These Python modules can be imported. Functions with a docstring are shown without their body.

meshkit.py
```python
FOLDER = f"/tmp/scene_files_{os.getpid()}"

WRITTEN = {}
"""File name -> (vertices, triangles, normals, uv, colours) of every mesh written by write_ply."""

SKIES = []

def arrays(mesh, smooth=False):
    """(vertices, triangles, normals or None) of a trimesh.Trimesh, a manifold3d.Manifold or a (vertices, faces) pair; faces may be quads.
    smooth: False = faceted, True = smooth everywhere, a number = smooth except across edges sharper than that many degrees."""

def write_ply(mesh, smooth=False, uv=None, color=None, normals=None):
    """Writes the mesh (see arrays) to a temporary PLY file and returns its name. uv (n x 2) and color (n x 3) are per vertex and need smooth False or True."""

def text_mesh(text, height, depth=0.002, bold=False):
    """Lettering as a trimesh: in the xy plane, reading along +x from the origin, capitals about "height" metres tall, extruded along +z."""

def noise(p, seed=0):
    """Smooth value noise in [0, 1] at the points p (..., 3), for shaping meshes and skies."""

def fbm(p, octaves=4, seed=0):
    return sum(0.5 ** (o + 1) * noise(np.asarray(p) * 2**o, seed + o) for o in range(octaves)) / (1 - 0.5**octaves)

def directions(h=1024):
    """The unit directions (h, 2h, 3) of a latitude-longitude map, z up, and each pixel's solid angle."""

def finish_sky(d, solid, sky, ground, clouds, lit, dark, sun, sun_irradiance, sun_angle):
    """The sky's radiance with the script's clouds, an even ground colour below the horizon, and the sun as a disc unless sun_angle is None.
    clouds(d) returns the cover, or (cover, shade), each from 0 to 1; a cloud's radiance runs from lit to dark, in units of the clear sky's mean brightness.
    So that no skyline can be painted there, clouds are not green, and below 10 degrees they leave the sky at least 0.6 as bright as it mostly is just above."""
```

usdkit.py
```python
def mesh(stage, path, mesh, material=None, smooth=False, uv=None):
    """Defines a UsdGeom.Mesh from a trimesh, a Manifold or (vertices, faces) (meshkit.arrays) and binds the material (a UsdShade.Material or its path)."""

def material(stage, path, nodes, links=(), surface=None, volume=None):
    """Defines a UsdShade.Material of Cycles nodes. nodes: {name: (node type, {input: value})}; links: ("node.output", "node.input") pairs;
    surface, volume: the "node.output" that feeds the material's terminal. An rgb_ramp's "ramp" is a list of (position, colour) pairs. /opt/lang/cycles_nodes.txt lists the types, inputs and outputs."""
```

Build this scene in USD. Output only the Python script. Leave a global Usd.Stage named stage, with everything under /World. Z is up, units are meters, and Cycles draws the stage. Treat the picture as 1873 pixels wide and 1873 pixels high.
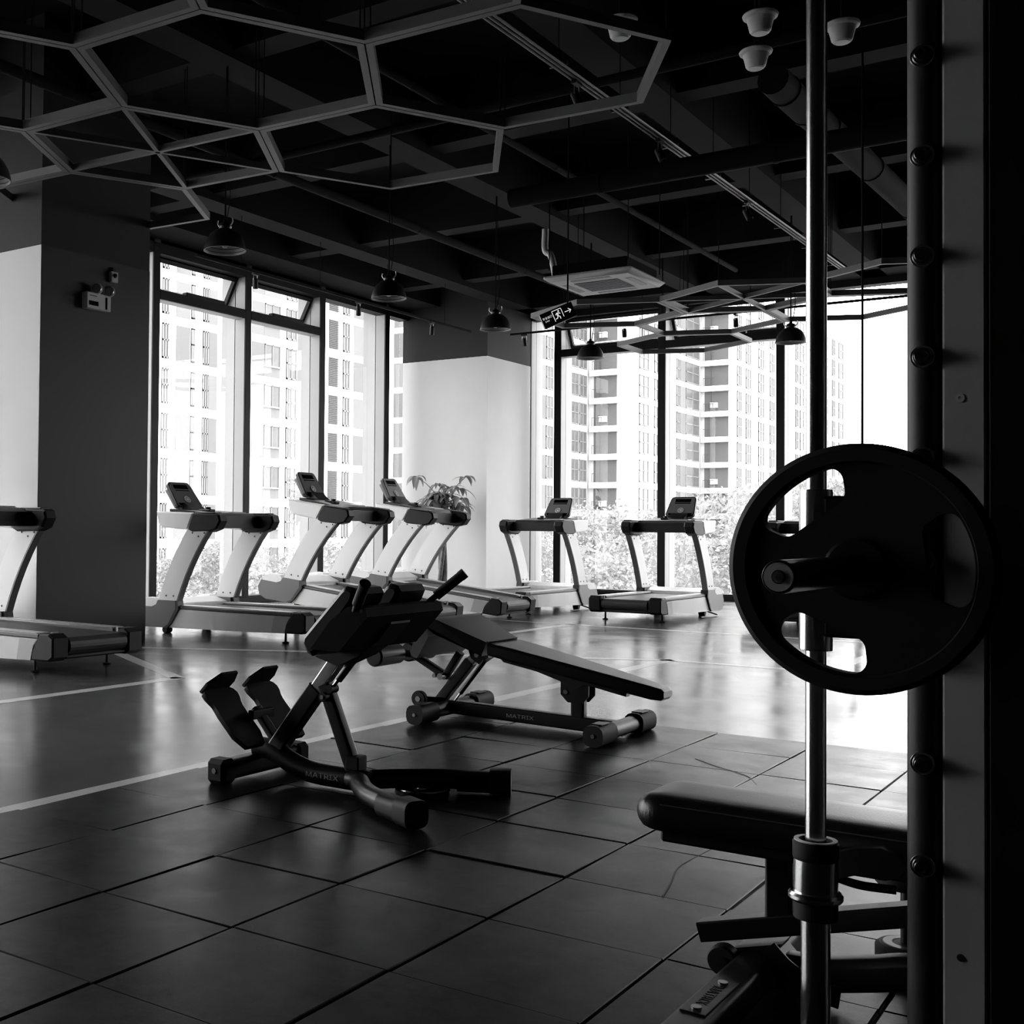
import math, random
import numpy as np
import trimesh, manifold3d, meshkit, usdkit
from shapely.geometry import Polygon
from pxr import Usd, UsdGeom, UsdLux, UsdShade, Gf, Sdf

stage = Usd.Stage.CreateInMemory()
UsdGeom.SetStageUpAxis(stage, UsdGeom.Tokens.z)
UsdGeom.SetStageMetersPerUnit(stage, 1.0)
W = UsdGeom.Xform.Define(stage, '/World')
stage.SetDefaultPrim(W.GetPrim())

# ------------------------------------------------------------------ camera
cam = UsdGeom.Camera.Define(stage, '/World/camera')
R_ = (0.7963202530436965, 0.6047910271521975, 0.010092971248007392)
F_ = (-0.604859925730234, 0.7960704999197361, 0.020401700986863648)
U_ = (0.004304049028420499, -0.022351121531848234, 0.9997409177022962)
cam.AddTransformOp().Set(Gf.Matrix4d(*R_, 0, *U_, 0, *[-c for c in F_], 0, 0, 0, 1.0726, 1))
cam.CreateHorizontalApertureAttr(36.0); cam.CreateVerticalApertureAttr(36.0)
cam.CreateFocalLengthAttr(41.6723)
cam.CreateHorizontalApertureOffsetAttr(7.2463); cam.CreateVerticalApertureOffsetAttr(-0.2655)
cam.CreateClippingRangeAttr(Gf.Vec2f(0.05, 2000.0))
cam.CreateExposureAttr(0.0)

# ------------------------------------------------------------------ sky: an even white overcast
sky = UsdLux.DomeLight.Define(stage, '/World/sky')
sky.CreateIntensityAttr(2.05); sky.CreateColorAttr(Gf.Vec3f(1, 1, 1))

# ------------------------------------------------------------------ materials
def g3(v): return (v, v, v)
def pbr(name, v, rough=.5, metal=0., spec=.5, noise=None, bump=None, coat=0., coat_rough=.05, trans=0.):
    nodes = {'p': ('principled_bsdf', {'base_color': g3(v), 'roughness': rough, 'metallic': metal, 'specular_ior_level': spec, 'coat_weight': coat, 'coat_roughness': coat_rough, 'transmission_weight': trans})}
    links = []
    if noise or bump:
        nodes['tc'] = ('texture_coordinate', {})
    if noise:
        sc, amt = noise
        nodes['n'] = ('noise_texture', {'scale': sc, 'detail': 4.0, 'roughness': .6})
        nodes['r'] = ('rgb_ramp', {'ramp': [(.25, g3(v * (1 - amt))), (.75, g3(v * (1 + amt)))]})
        links += [('tc.object', 'n.vector'), ('n.fac', 'r.fac'), ('r.color', 'p.base_color')]
    if bump:
        sc, st, dist = bump
        nodes['nb'] = ('noise_texture', {'scale': sc, 'detail': 3.0})
        nodes['b'] = ('bump', {'strength': st, 'distance': dist})
        links += [('tc.object', 'nb.vector'), ('nb.fac', 'b.height'), ('b.normal', 'p.normal')]
    return usdkit.material(stage, '/World/Looks/' + name, nodes, links, surface='p.BSDF')

M = {}
UsdGeom.Scope.Define(stage, '/World/Looks')
M['white_wall'] = pbr('white_wall', .80, .7, noise=(2.5, .02))
M['shaded_wall'] = pbr('shaded_wall', .014, .6, noise=(3, .06))  # wall colour darkened to stand in for shade on the near column
M['dark_wall'] = pbr('dark_wall', .014, .75, noise=(3, .1))
M['ceiling_black'] = pbr('ceiling_black', .003, .9, spec=.1, noise=(2, .15))
M['duct_black'] = pbr('duct_black', .004, .8, spec=.12)
M['beam_black'] = pbr('beam_black', .006, .85, spec=.15, noise=(1.5, .15))
M['black_metal'] = pbr('black_metal', .008, .36, spec=.42)
M['black_satin'] = pbr('black_satin', .006, .5, spec=.25)
M['black_rubber'] = pbr('black_rubber', .012, .6, spec=.3)
M['vinyl'] = pbr('vinyl', .010, .31, spec=.38, bump=(260., .25, .002), noise=(9, .15))
M['stitch'] = pbr('stitch', .05, .6)
M['frame_black'] = pbr('frame_black', .006, .55, spec=.2)
M['frame_grey'] = pbr('frame_grey', .34, .45, noise=(1.2, .04))
M['frame_light'] = pbr('frame_light', .55, .5)
M['seal'] = pbr('seal', .01, .6)
M['alu'] = pbr('alu', .12, .5, metal=.0, noise=(6, .06))
M['chrome'] = pbr('chrome', .82, .20, metal=1.)
M['steel'] = pbr('steel', .5, .3, metal=1.)
M['white_plastic'] = pbr('white_plastic', .86, .35)
M['light_plastic'] = pbr('light_plastic', .55, .35)
M['mid_plastic'] = pbr('mid_plastic', .12, .4)
M['dark_plastic'] = pbr('dark_plastic', .020, .4, spec=.35)
M['belt'] = pbr('belt', .045, .5, bump=(300., .3, .002))
M['console_gloss'] = pbr('console_gloss', .15, .28, spec=.6)
M['gunmetal'] = pbr('gunmetal', .16, .3, metal=1.)
M['grip_black'] = pbr('grip_black', .010, .5, spec=.25)
M['screen'] = pbr('screen', .004, .12)
M['off_white'] = pbr('off_white', .62, .5)
M['grille'] = pbr('grille', .10, .6)
M['lamp_in'] = pbr('lamp_in', .42, .5)
M['lamp_out'] = pbr('lamp_out', .012, .35)
M['post_black'] = pbr('post_black', .03, .5, bump=(400., .2, .001))
M['post_grey'] = pbr('post_grey', .50, .45, bump=(400., .2, .001))
M['logo'] = pbr('logo', .42, .4)
M['mark_white'] = pbr('mark_white', .84, .22, spec=.5, noise=(4, .06))
M['facade_white'] = pbr('facade_white', .60, .8, noise=(.3, .04))
M['facade_grey'] = pbr('facade_grey', .16, .8, noise=(.4, .06))
M['facade_light'] = pbr('facade_light', .19, .8, noise=(.4, .05))
M['facade_recess'] = pbr('facade_recess', .115, .8, noise=(.4, .1))
M['facade_dark'] = pbr('facade_dark', .07, .7)
M['far_glass'] = pbr('far_glass', .12, .25, noise=(.6, .25))
M['far_frame'] = pbr('far_frame', .22, .5)
M['street'] = pbr('street', .30, .9, noise=(.1, .1))
M['soil'] = pbr('soil', .03, .9)
M['bark'] = pbr('bark', .17, .8, noise=(18, .5), bump=(40., .5, .01))
M['pot'] = pbr('pot', .5, .4)
M['sign_black'] = pbr('sign_black', .01, .35)
M['lens'] = pbr('lens', .35, .15, metal=.6)

def glow(name, v, s):
    return usdkit.material(stage, '/World/Looks/' + name, {'e': ('emission', {'color': g3(v), 'strength': s})}, [], surface='e.emission')
M['sign_glow'] = glow('sign_glow', 1., .62)

M['floor'] = usdkit.material(stage, '/World/Looks/floor', {
    'geo': ('geometry', {}), 'mp': ('mapping', {'scale': (1., 1., 1.)}),
    'n': ('noise_texture', {'scale': .9, 'detail': 5.0, 'roughness': .6}), 'r': ('rgb_ramp', {'ramp': [(.3, g3(.115)), (.7, g3(.150))]}),
    'n2': ('noise_texture', {'scale': 1.6, 'detail': 3.0}), 'rr': ('map_range', {'from_min': .3, 'from_max': .7, 'to_min': .13, 'to_max': .23}),
    'nb': ('noise_texture', {'scale': 5.5, 'detail': 2.0}), 'b': ('bump', {'strength': .05, 'distance': .012}),
    'p': ('principled_bsdf', {'specular_ior_level': .68})},
    [('geo.position', 'mp.vector'), ('mp.vector', 'n.vector'), ('n.fac', 'r.fac'), ('r.color', 'p.base_color'), ('mp.vector', 'n2.vector'), ('n2.fac', 'rr.value'), ('rr.result', 'p.roughness'),
     ('mp.vector', 'nb.vector'), ('nb.fac', 'b.height'), ('b.normal', 'p.normal')], surface='p.BSDF')

def rubber(name, v):
    return usdkit.material(stage, '/World/Looks/' + name, {
        'geo': ('geometry', {}),
        'n': ('noise_texture', {'scale': 4.0, 'detail': 6.0, 'roughness': .7}), 'r': ('rgb_ramp', {'ramp': [(.3, g3(v * .75)), (.72, g3(v * 1.35))]}),
        'f': ('noise_texture', {'scale': 320.0, 'detail': 2.0}), 'fr': ('rgb_ramp', {'ramp': [(.5, g3(0.)), (.78, g3(.010))]}),
        'mx': ('mix', {'mix_type': 'add', 'fac': 1.0}), 'rg': ('map_range', {'from_min': .3, 'from_max': .7, 'to_min': .36, 'to_max': .25}),
        'b': ('bump', {'strength': .2, 'distance': .001}),
        'p': ('principled_bsdf', {'roughness': .29, 'specular_ior_level': .20})},
        [('geo.position', 'n.vector'), ('n.fac', 'r.fac'), ('geo.position', 'f.vector'), ('f.fac', 'fr.fac'), ('n.fac', 'rg.value'), ('rg.result', 'p.roughness'), ('r.color', 'mx.color1'), ('fr.color', 'mx.color2'), ('mx.color', 'p.base_color'),
         ('f.fac', 'b.height'), ('b.normal', 'p.normal')], surface='p.BSDF')
RUB = [rubber('rubber_a', .006), rubber('rubber_b', .008), rubber('rubber_c', .005)]

M['pane'] = usdkit.material(stage, '/World/Looks/pane', {
    'lw': ('layer_weight', {'blend': .5}), 'pw': ('math', {'math_type': 'power', 'value2': 5.0}), 'ma': ('math', {'math_type': 'multiply_add', 'value2': .80, 'value3': .025}),
    't': ('transparent_bsdf', {'color': g3(.97)}), 'g': ('glossy_bsdf', {'color': g3(.9), 'roughness': .01}), 'm': ('mix_closure', {})},
    [('lw.facing', 'pw.value1'), ('pw.value', 'ma.value1'), ('ma.value', 'm.fac'), ('t.BSDF', 'm.closure1'), ('g.BSDF', 'm.closure2')], surface='m.closure')

def leafmat(name, v, tr):
    return usdkit.material(stage, '/World/Looks/' + name, {
        'oi': ('geometry', {}), 'r': ('rgb_ramp', {'ramp': [(0., g3(v * .7)), (1., g3(v * 1.3))]}),
        'p': ('principled_bsdf', {'roughness': .45}), 't': ('translucent_bsdf', {}), 'm': ('mix_closure', {'fac': tr})},
        [('oi.random_per_island', 'r.fac'), ('r.color', 'p.base_color'), ('r.color', 't.color'), ('p.BSDF', 'm.closure1'), ('t.BSDF', 'm.closure2')], surface='m.closure')
M['leaf'] = leafmat('leaf', .34, .35)
M['tree_leaf'] = leafmat('tree_leaf', .40, .35)

# ------------------------------------------------------------------ mesh helpers
V = lambda *a: np.array(a, float)
cat = lambda ms: trimesh.util.concatenate(list(ms))
def tm(v, f): return trimesh.Trimesh(np.asarray(v, float), np.asarray(f, int), process=False)
def hull(pts): return trimesh.convex.convex_hull(np.asarray(pts, float))
def box(x0, x1, y0, y1, z0, z1, b=0.):
    lo, hi = np.minimum([x0, y0, z0], [x1, y1, z1]), np.maximum([x0, y0, z0], [x1, y1, z1])
    if b <= 0:
        m = trimesh.creation.box(hi - lo); m.apply_translation((lo + hi) / 2); return m
    b = min(b, .45 * (hi - lo).min()); pts = []
    for c in np.ndindex(2, 2, 2):
        p = np.where(c, hi, lo); s = np.where(c, -b, b)
        for k in range(3):
            q = p + s; q[k] = p[k]; pts.append(q)
    return hull(pts)
def ext(poly, a0, a1, plane='xz', b=0.):
    """polygon extruded along the third axis from a0 to a1; a convex polygon can be chamfered by b"""
    P = Polygon(poly)
    if not P.is_valid: P = P.buffer(0)
    a0, a1 = min(a0, a1), max(a0, a1)
    if b > 0:
        q = P.buffer(-b, join_style=2)
        c = np.array(P.exterior.coords)[:-1]; ci = np.array(q.exterior.coords)[:-1]
        m = hull(np.vstack([np.c_[ci, np.full(len(ci), a0)], np.c_[c, np.full(len(c), a0 + b)], np.c_[c, np.full(len(c), a1 - b)], np.c_[ci, np.full(len(ci), a1)]]))
    else:
        m = trimesh.creation.extrude_polygon(P, a1 - a0, engine='earcut'); m.apply_translation((0, 0, a0))
    v = m.vertices
    if plane == 'xz': m.vertices = np.c_[v[:, 0], v[:, 2], v[:, 1]]; m.invert()
    elif plane == 'yz': m.vertices = np.c_[v[:, 2], v[:, 0], v[:, 1]]
    return m
def smooth_path(pts, n=6):
    p = np.asarray(pts, float)
    if len(p) < 3: return p
    q = np.vstack([2 * p[0] - p[1], p, 2 * p[-1] - p[-2]]); out = []
    for i in range(1, len(q) - 2):
        for t in np.linspace(0, 1, n, endpoint=False):
            a, b, c, d = q[i - 1], q[i], q[i + 1], q[i + 2]
            out.append(.5 * ((2 * b) + (c - a) * t + (2 * a - 5 * b + 4 * c - d) * t * t + (3 * b - a - 3 * c + d) * t ** 3))
    return np.vstack(out + [p[-1]])
def sweep(pts, prof):
    """closed profile (n x 2) swept along pts, capped"""
    p = np.asarray(pts, float); prof = np.asarray(prof, float); n = len(prof)
    t = np.gradient(p, axis=0); t /= np.linalg.norm(t, axis=1, keepdims=True)
    up = V(0, 0, 1) if abs(t[0][2]) < .95 else V(0, 1, 0)
    rings = []
    s = np.cross(t[0], up); s /= np.linalg.norm(s)
    for i in range(len(p)):
        s = s - t[i] * (s @ t[i]); s /= np.linalg.norm(s); u = np.cross(s, t[i])
        pr = prof[i] if prof.ndim == 3 else prof
        rings.append(p[i] + pr[:, :1] * s + pr[:, 1:] * u)
    v = np.vstack(rings + [p[:1], p[-1:]]); f = []
    for i in range(len(p) - 1):
        for k in range(n):
            a, b = i * n + k, i * n + (k + 1) % n
            f += [[a, b, b + n], [a, b + n, a + n]]
    c0, c1, L = len(v) - 2, len(v) - 1, (len(p) - 1) * n
    for k in range(n): f += [[c0, (k + 1) % n, k], [c1, L + k, L + (k + 1) % n]]
    m = tm(v, f); 
    if m.volume < 0: m.invert()
    return m
def circ(r, n=14): a = np.linspace(0, 2 * np.pi, n, endpoint=False); return np.c_[r * np.cos(a), r * np.sin(a)]
def rrect(w, h, r, n=3):
    out = []
    for cx, cy, a0 in ((w / 2 - r, h / 2 - r, 0), (-w / 2 + r, h / 2 - r, 90), (-w / 2 + r, -h / 2 + r, 180), (w / 2 - r, -h / 2 + r, 270)):
        for a in np.radians(np.linspace(a0, a0 + 90, n + 1)): out.append((cx + r * math.cos(a), cy + r * math.sin(a)))
    return np.array(out)
def tube(pts, r, n=14): return sweep(pts, circ(r, n))
def bar(a, b, w, h, r=.006): return sweep([a, b], rrect(w, h, r))
def cyl(a, b, r, n=24): return sweep([a, b], circ(r, n))
def lathe(prof, n=32):
    prof = np.asarray(prof, float); m = len(prof); a = np.linspace(0, 2 * np.pi, n, endpoint=False); v = []; f = []
    for x in a: v += [[r * math.cos(x), r * math.sin(x), z] for r, z in prof]
    for i in range(n):
        j = (i + 1) % n
        for k in range(m - 1): f += [[i * m + k, j * m + k, j * m + k + 1], [i * m + k, j * m + k + 1, i * m + k + 1]]
    t = tm(v, f)
    if t.volume < 0: t.invert()
    return t
def turn(m, axis, deg, at=(0, 0, 0)):
    m = m.copy(); m.apply_transform(trimesh.transformations.rotation_matrix(math.radians(deg), axis, at)); return m
def move(m, *d): m = m.copy(); m.apply_translation(d); return m
def along(m, a, d):
    """a mesh made along +z from the origin, moved to a and turned so that +z runs along d"""
    m = m.copy(); m.apply_transform(trimesh.geometry.align_vectors([0, 0, 1], np.asarray(d, float) / np.linalg.norm(d))); m.apply_translation(a); return m

# ------------------------------------------------------------------ scene helpers
used = {}
def numbered(parent, name):
    k = (parent, name); used[k] = used.get(k, -1) + 1
    return name if used[k] == 0 else '%s_%03d' % (name, used[k])
def path_of(parent): return '/World' if parent is None else str(parent.GetPath())
def setd(p, **kw):
    for k, v in kw.items():
        if v: p.SetCustomDataByKey(k, v)
    return p
def obj(name, mesh, mat, parent=None, smooth=32, label=None, kind=None):
    pp = path_of(parent); path = pp + '/' + numbered(pp, name)
    m = usdkit.mesh(stage, path, mesh, M[mat] if isinstance(mat, str) else mat, smooth=smooth)
    return setd(m.GetPrim(), label=label, kind=kind)
def thing(name, label=None, category=None, loc=(0, 0, 0), rotz=0., group=None, kind=None, tilt=None):
    x = UsdGeom.Xform.Define(stage, '/World/' + numbered('/World', name))
    x.AddTranslateOp().Set(Gf.Vec3d(*map(float, loc))); x.AddRotateZOp().Set(float(rotz))
    return setd(x.GetPrim(), label=label, category=category, group=group, kind=kind)
def dup(root, loc, rotz=0., label=None, group=None, name=None):
    d = root.GetCustomData()
    r = thing(name or root.GetName().rstrip('0123456789').rstrip('_'), label or d.get('label'), d.get('category'), loc, rotz, group or d.get('group'))
    r.GetReferences().AddInternalReference(root.GetPath()); r.SetInstanceable(True)
    return r
def struct(name, label, category='room'): return thing(name, label, category, kind='structure')

FZ = -.015          # the hard floor lies a little below the top of the rubber tiles (z = 0)
XA, YB = -11.08, 19.1

# ================================================================== THE SETTING
fl = struct('floor', 'glossy grey hard floor with white painted lines and black rubber tiles', 'floor')
obj('slab', box(-12.2, 4.2, -3.4, 19.6, FZ - .3, FZ), 'floor', fl)
def stripe(p, q, w=.11):
    p, q = V(*p), V(*q); d = (q - p) / np.linalg.norm(q - p); n = V(-d[1], d[0]) * w / 2
    c = [p - n - d * w * .28, q - n + d * w * .28, q + n + d * w * .28, p + n - d * w * .28]
    return hull([[*x, z] for x in c for z in (FZ - .001, FZ + .0012)])
for p, q in (((-3.65, -2.5), (-3.65, 9.9)), ((-3.65, 9.92), (-2.4, 9.92)), ((-2.4, 9.95), (-2.4, 12.9)), ((-5.92, -1.), (-5.92, 6.28)), ((-5.92, 6.28), (-7.95, 7.46)), ((-7.95, 7.46), (-5.95, 8.62)), ((-5.95, 8.62), (-3.65, 9.92)),
             ((-8.8, 12.93), (-2.4, 12.93)), ((-5.92, 11.2), (-5.92, 12.93)), ((-2.4, 12.93), (2.5, 12.93))):
    obj('marking_line', stripe(p, q), 'mark_white', fl)
rng = random.Random(5)
x0, y0, T = -3.59, -.56, .5
for i in range(10):
    for j in range(14):
        gx = .004 if i % 1 == 0 else .002
        a, b = x0 + T * i + .0055, x0 + T * (i + 1) - .004
        c, d = y0 + T * j + .0028, y0 + T * (j + 1) - .002
        m = box(a, b, c, d, FZ, 0., .0025)
        jx, jy = rng.uniform(-.008, .008), rng.uniform(-.008, .008)
        m.vertices[:, 2] += np.where(m.vertices[:, 2] > FZ / 2, (m.vertices[:, 0] - (a + b) / 2) * jx + (m.vertices[:, 1] - (c + d) / 2) * jy + rng.uniform(-.0015, .0015), 0)
        obj('tile', m, RUB[rng.choice([0, 0, 1, 2])], fl, smooth=False)
CRACK1, CRACK2 = [(-1.338, 4.062), (-1.347, 3.907), (-1.349, 3.76), (-1.314, 3.606), (-1.28, 3.44)], [(-1.934, 5.618), (-1.797, 5.498), (-1.671, 5.412), (-1.604, 5.347), (-1.53, 5.207)]
cr = smooth_path([(x, y, .0015) for x, y in CRACK1])
obj('crack', sweep(cr, rrect(.004, .0015, .0005, 1)), 'black_rubber', fl)
cr = smooth_path([(x, y, .0015) for x, y in CRACK2])
obj('crack', sweep(cr, rrect(.004, .0015, .0005, 1)), 'black_rubber', fl)

ce = struct('ceiling', 'black painted open ceiling with concrete beams', 'ceiling')
obj('slab', box(-12.2, 4.2, -3.4, 19.6, 5.6, 5.9), 'ceiling_black', ce)
for X in (-9.4, -6.47, -3.9, -.6, 2.3): obj('beam', box(X - .17, X + .17, -3.2, 19.2, 4.9, 5.62), 'beam_black', ce)
for Y in (1.2, 4.3, 7.4, 10.45, 13.45, 16.3): obj('beam', box(-11.2, 4., Y - .14, Y + .14, 4.98, 5.61), 'beam_black', ce)
obj('edge_beam', box(-11.75, -10.45, -3.4, 19.6, 4.9, 5.6), 'beam_black', ce)
obj('edge_beam', box(-11.75, 4.2, 18.5, 19.7, 4.9, 5.6), 'beam_black', ce)

wr = struct('wall_right', 'black painted wall on the right of the gym', 'wall'); obj('wall_panel', box(4., 4.2, -3.4, 19.6, FZ, 5.6), 'ceiling_black', wr)
wn = struct('wall_near', 'black painted wall behind the viewer', 'wall'); obj('wall_panel', box(-12.2, 4.2, -3.4, -3.2, FZ, 5.6), 'ceiling_black', wn)
wl = struct('wall_left', 'window wall on the left with a white pier at its near end', 'wall')
obj('pier', box(XA - .46, XA - .02, -3.4, -2.6, FZ, 4.95), 'white_wall', wl)
obj('header', box(XA - .46, XA, -3.4, 19.1, 4.86, 5.2), 'dark_wall', wl)
wb = struct('wall_back', 'far window wall behind the treadmills', 'wall')
obj('header', box(-9.54, 4.2, YB, YB + .46, 4.9, 5.2), 'dark_wall', wb)
obj('pier', box(3.6, 4.2, YB, YB + .46, FZ, 4.95), 'dark_wall', wb)
for nm, a in (('baseboard_left', (XA - .1, XA + .03, -2.6, 17.5)), ('baseboard_back', (-9.53, 3.6, YB - .03, YB + .1))):
    b_ = struct(nm, 'low black curb under the window frames of the ' + ('left wall' if 'left' in nm else 'back wall'), 'baseboard')
    obj('curb', box(*a, FZ, .07, .004), 'frame_black', b_)

def column(name, label, x0, x1, y0, y1, zp, dark_face):
    c = struct(name, label, 'column')
    obj('lower_body', box(x0, x1, y0, y1, FZ, zp), 'white_wall', c)
    obj('upper_body', box(x0, x1, y0, y1, zp, 5.6), 'dark_wall', c)
    if dark_face: obj('shade_face', box(x1, x1 + .004, y0 + .002, y1, FZ, zp), 'shaded_wall', c, label='room side face with its shade put into a dark colour')  # thin panel over the white body, its dark colour is painted shade
    return c
column('column', 'square column at the left, white towards the window, one face with painted shade', -9.67, -8.137, 6.83, 8.17, 3.545, True)
column('column', 'white square column in the far corner between the two window walls', -11.2, -9.534, 17.51, 19.3, 3.985, False)

# windows: bays of black mullions with grey outer fins
WN = [0]
def bay(side, a, b, opens, label, transom=True, swing=28):
    """one bay from a to b along the wall (mullion centre to mullion centre)"""
    WN[0] += 1
    w = struct('window_%d' % WN[0], label, 'window')
    def B(u0, u1, d0, d1, z0, z1, bev=0.):     # u along the wall, d outward
        return box(XA - d1, XA - d0, u0, u1, z0, z1, bev) if side == 'A' else box(u0, u1, YB + d0, YB + d1, z0, z1, bev)
    h = .062
    zt = 4.72 if side == 'A' else 4.80
    obj('mullion', B(a - h, a + h, 0, .21, FZ, zt + .1, .004), 'frame_black', w)
    obj('mullion_side', cat([B(a - h - .0015, a - h + .001, .025, .2, .02, zt), B(a + h - .001, a + h + .0015, .025, .2, .02, zt)]), 'frame_grey', w, label='grey side faces of the mullion')
    obj('fin', B(a - h, a + h, .215, .46, FZ, zt + .1), 'frame_grey', w, label='grey outer fin')
    obj('head', B(a + h, b - h, 0, .2, zt, zt + .2), 'frame_black', w)
    obj('sill', B(a + h, b - h, .0, .2, FZ, .09), 'frame_black', w)
    if transom:
        obj('transom', B(a + h, b - h, 0, .2, 4.115, 4.24, .004), 'frame_black', w)
        obj('transom_underside', B(a + h + .02, b - h - .02, .03, .2, 4.112, 4.1165), 'frame_grey', w)
        obj('pane', B(a + h, b - h, .19, .2, .09, 4.115), 'pane', w)
        if opens:
            parts = cat([B(a + h + .01, b - h - .01, .14, .2, 4.25, 4.30), B(a + h + .01, b - h - .01, .14, .2, zt - .06, zt - .005), B(a + h + .01, a + h + .06, .14, .2, 4.3, zt - .06), B(b - h - .06, b - h - .01, .14, .2, 4.3, zt - .06)])
            gl = B(a + h + .06, b - h - .06, .165, .175, 4.3, zt - .06)
            ax, at, s = ((0, 1, 0), (XA - .17, 0, zt), 1) if side == 'A' else ((1, 0, 0), (0, YB + .17, zt), 1)
            obj('open_sash', turn(parts, ax, swing * s, at), 'frame_black', w, label='top-hung sash swung open')
            obj('pane', turn(gl, ax, swing * s, at), 'pane', w)
            op = cat([B(a + .3 * (b - a), a + .72 * (b - a), -.01, .08, 4.22, 4.285, .01)])
            obj('window_opener', op, 'black_satin', w)
        else:
            obj('pane', B(a + h, b - h, .19, .2, 4.24, zt), 'pane', w)
    else:
        obj('pane', B(a + h, b - h, .19, .2, .09, zt), 'pane', w)
    return w
mA = [11.27, 13.165, 14.99, 16.84]
bay('A', mA[0], mA[1], True, 'left wall window beside the near column, top sash open')
bay('A', mA[1], mA[2], True, 'second left wall window from the near column, top sash open')
bay('A', mA[2], mA[3], False, 'third left wall window from the near column, one tall pane', transom=False)
bay('A', mA[3], 17.57, False, 'narrow tall window strip beside the far white column', transom=False)
k = 0
for a in [-2.55 + 1.9743 * i for i in range(7)]:
    bay('A', a, a + 1.9743, False, 'left wall window before the near column, number %d from the camera side' % (k + 1), transom=False); k += 1
bay('B', -9.59, -9.02, False, 'narrow window strip right of the far white column', transom=False)
bay('B', -9.02, -7.16, True, 'back wall window behind the pendant lamp, top sash open')
bay('B', -7.16, -5.27, True, 'back wall window behind the middle back treadmill, with a transom')
bay('B', -5.27, -3.40, False, 'tall back wall window seen behind the chrome guide rod', transom=False)
bay('B', -3.40, -1.53, False, 'tall back wall window hidden mostly behind the weight plate', transom=False)
bay('B', -1.53, .34, False, 'back wall window next to last on the right', transom=False)
bay('B', .34, 2.2, False, 'back wall window last on the right', transom=False)

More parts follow.
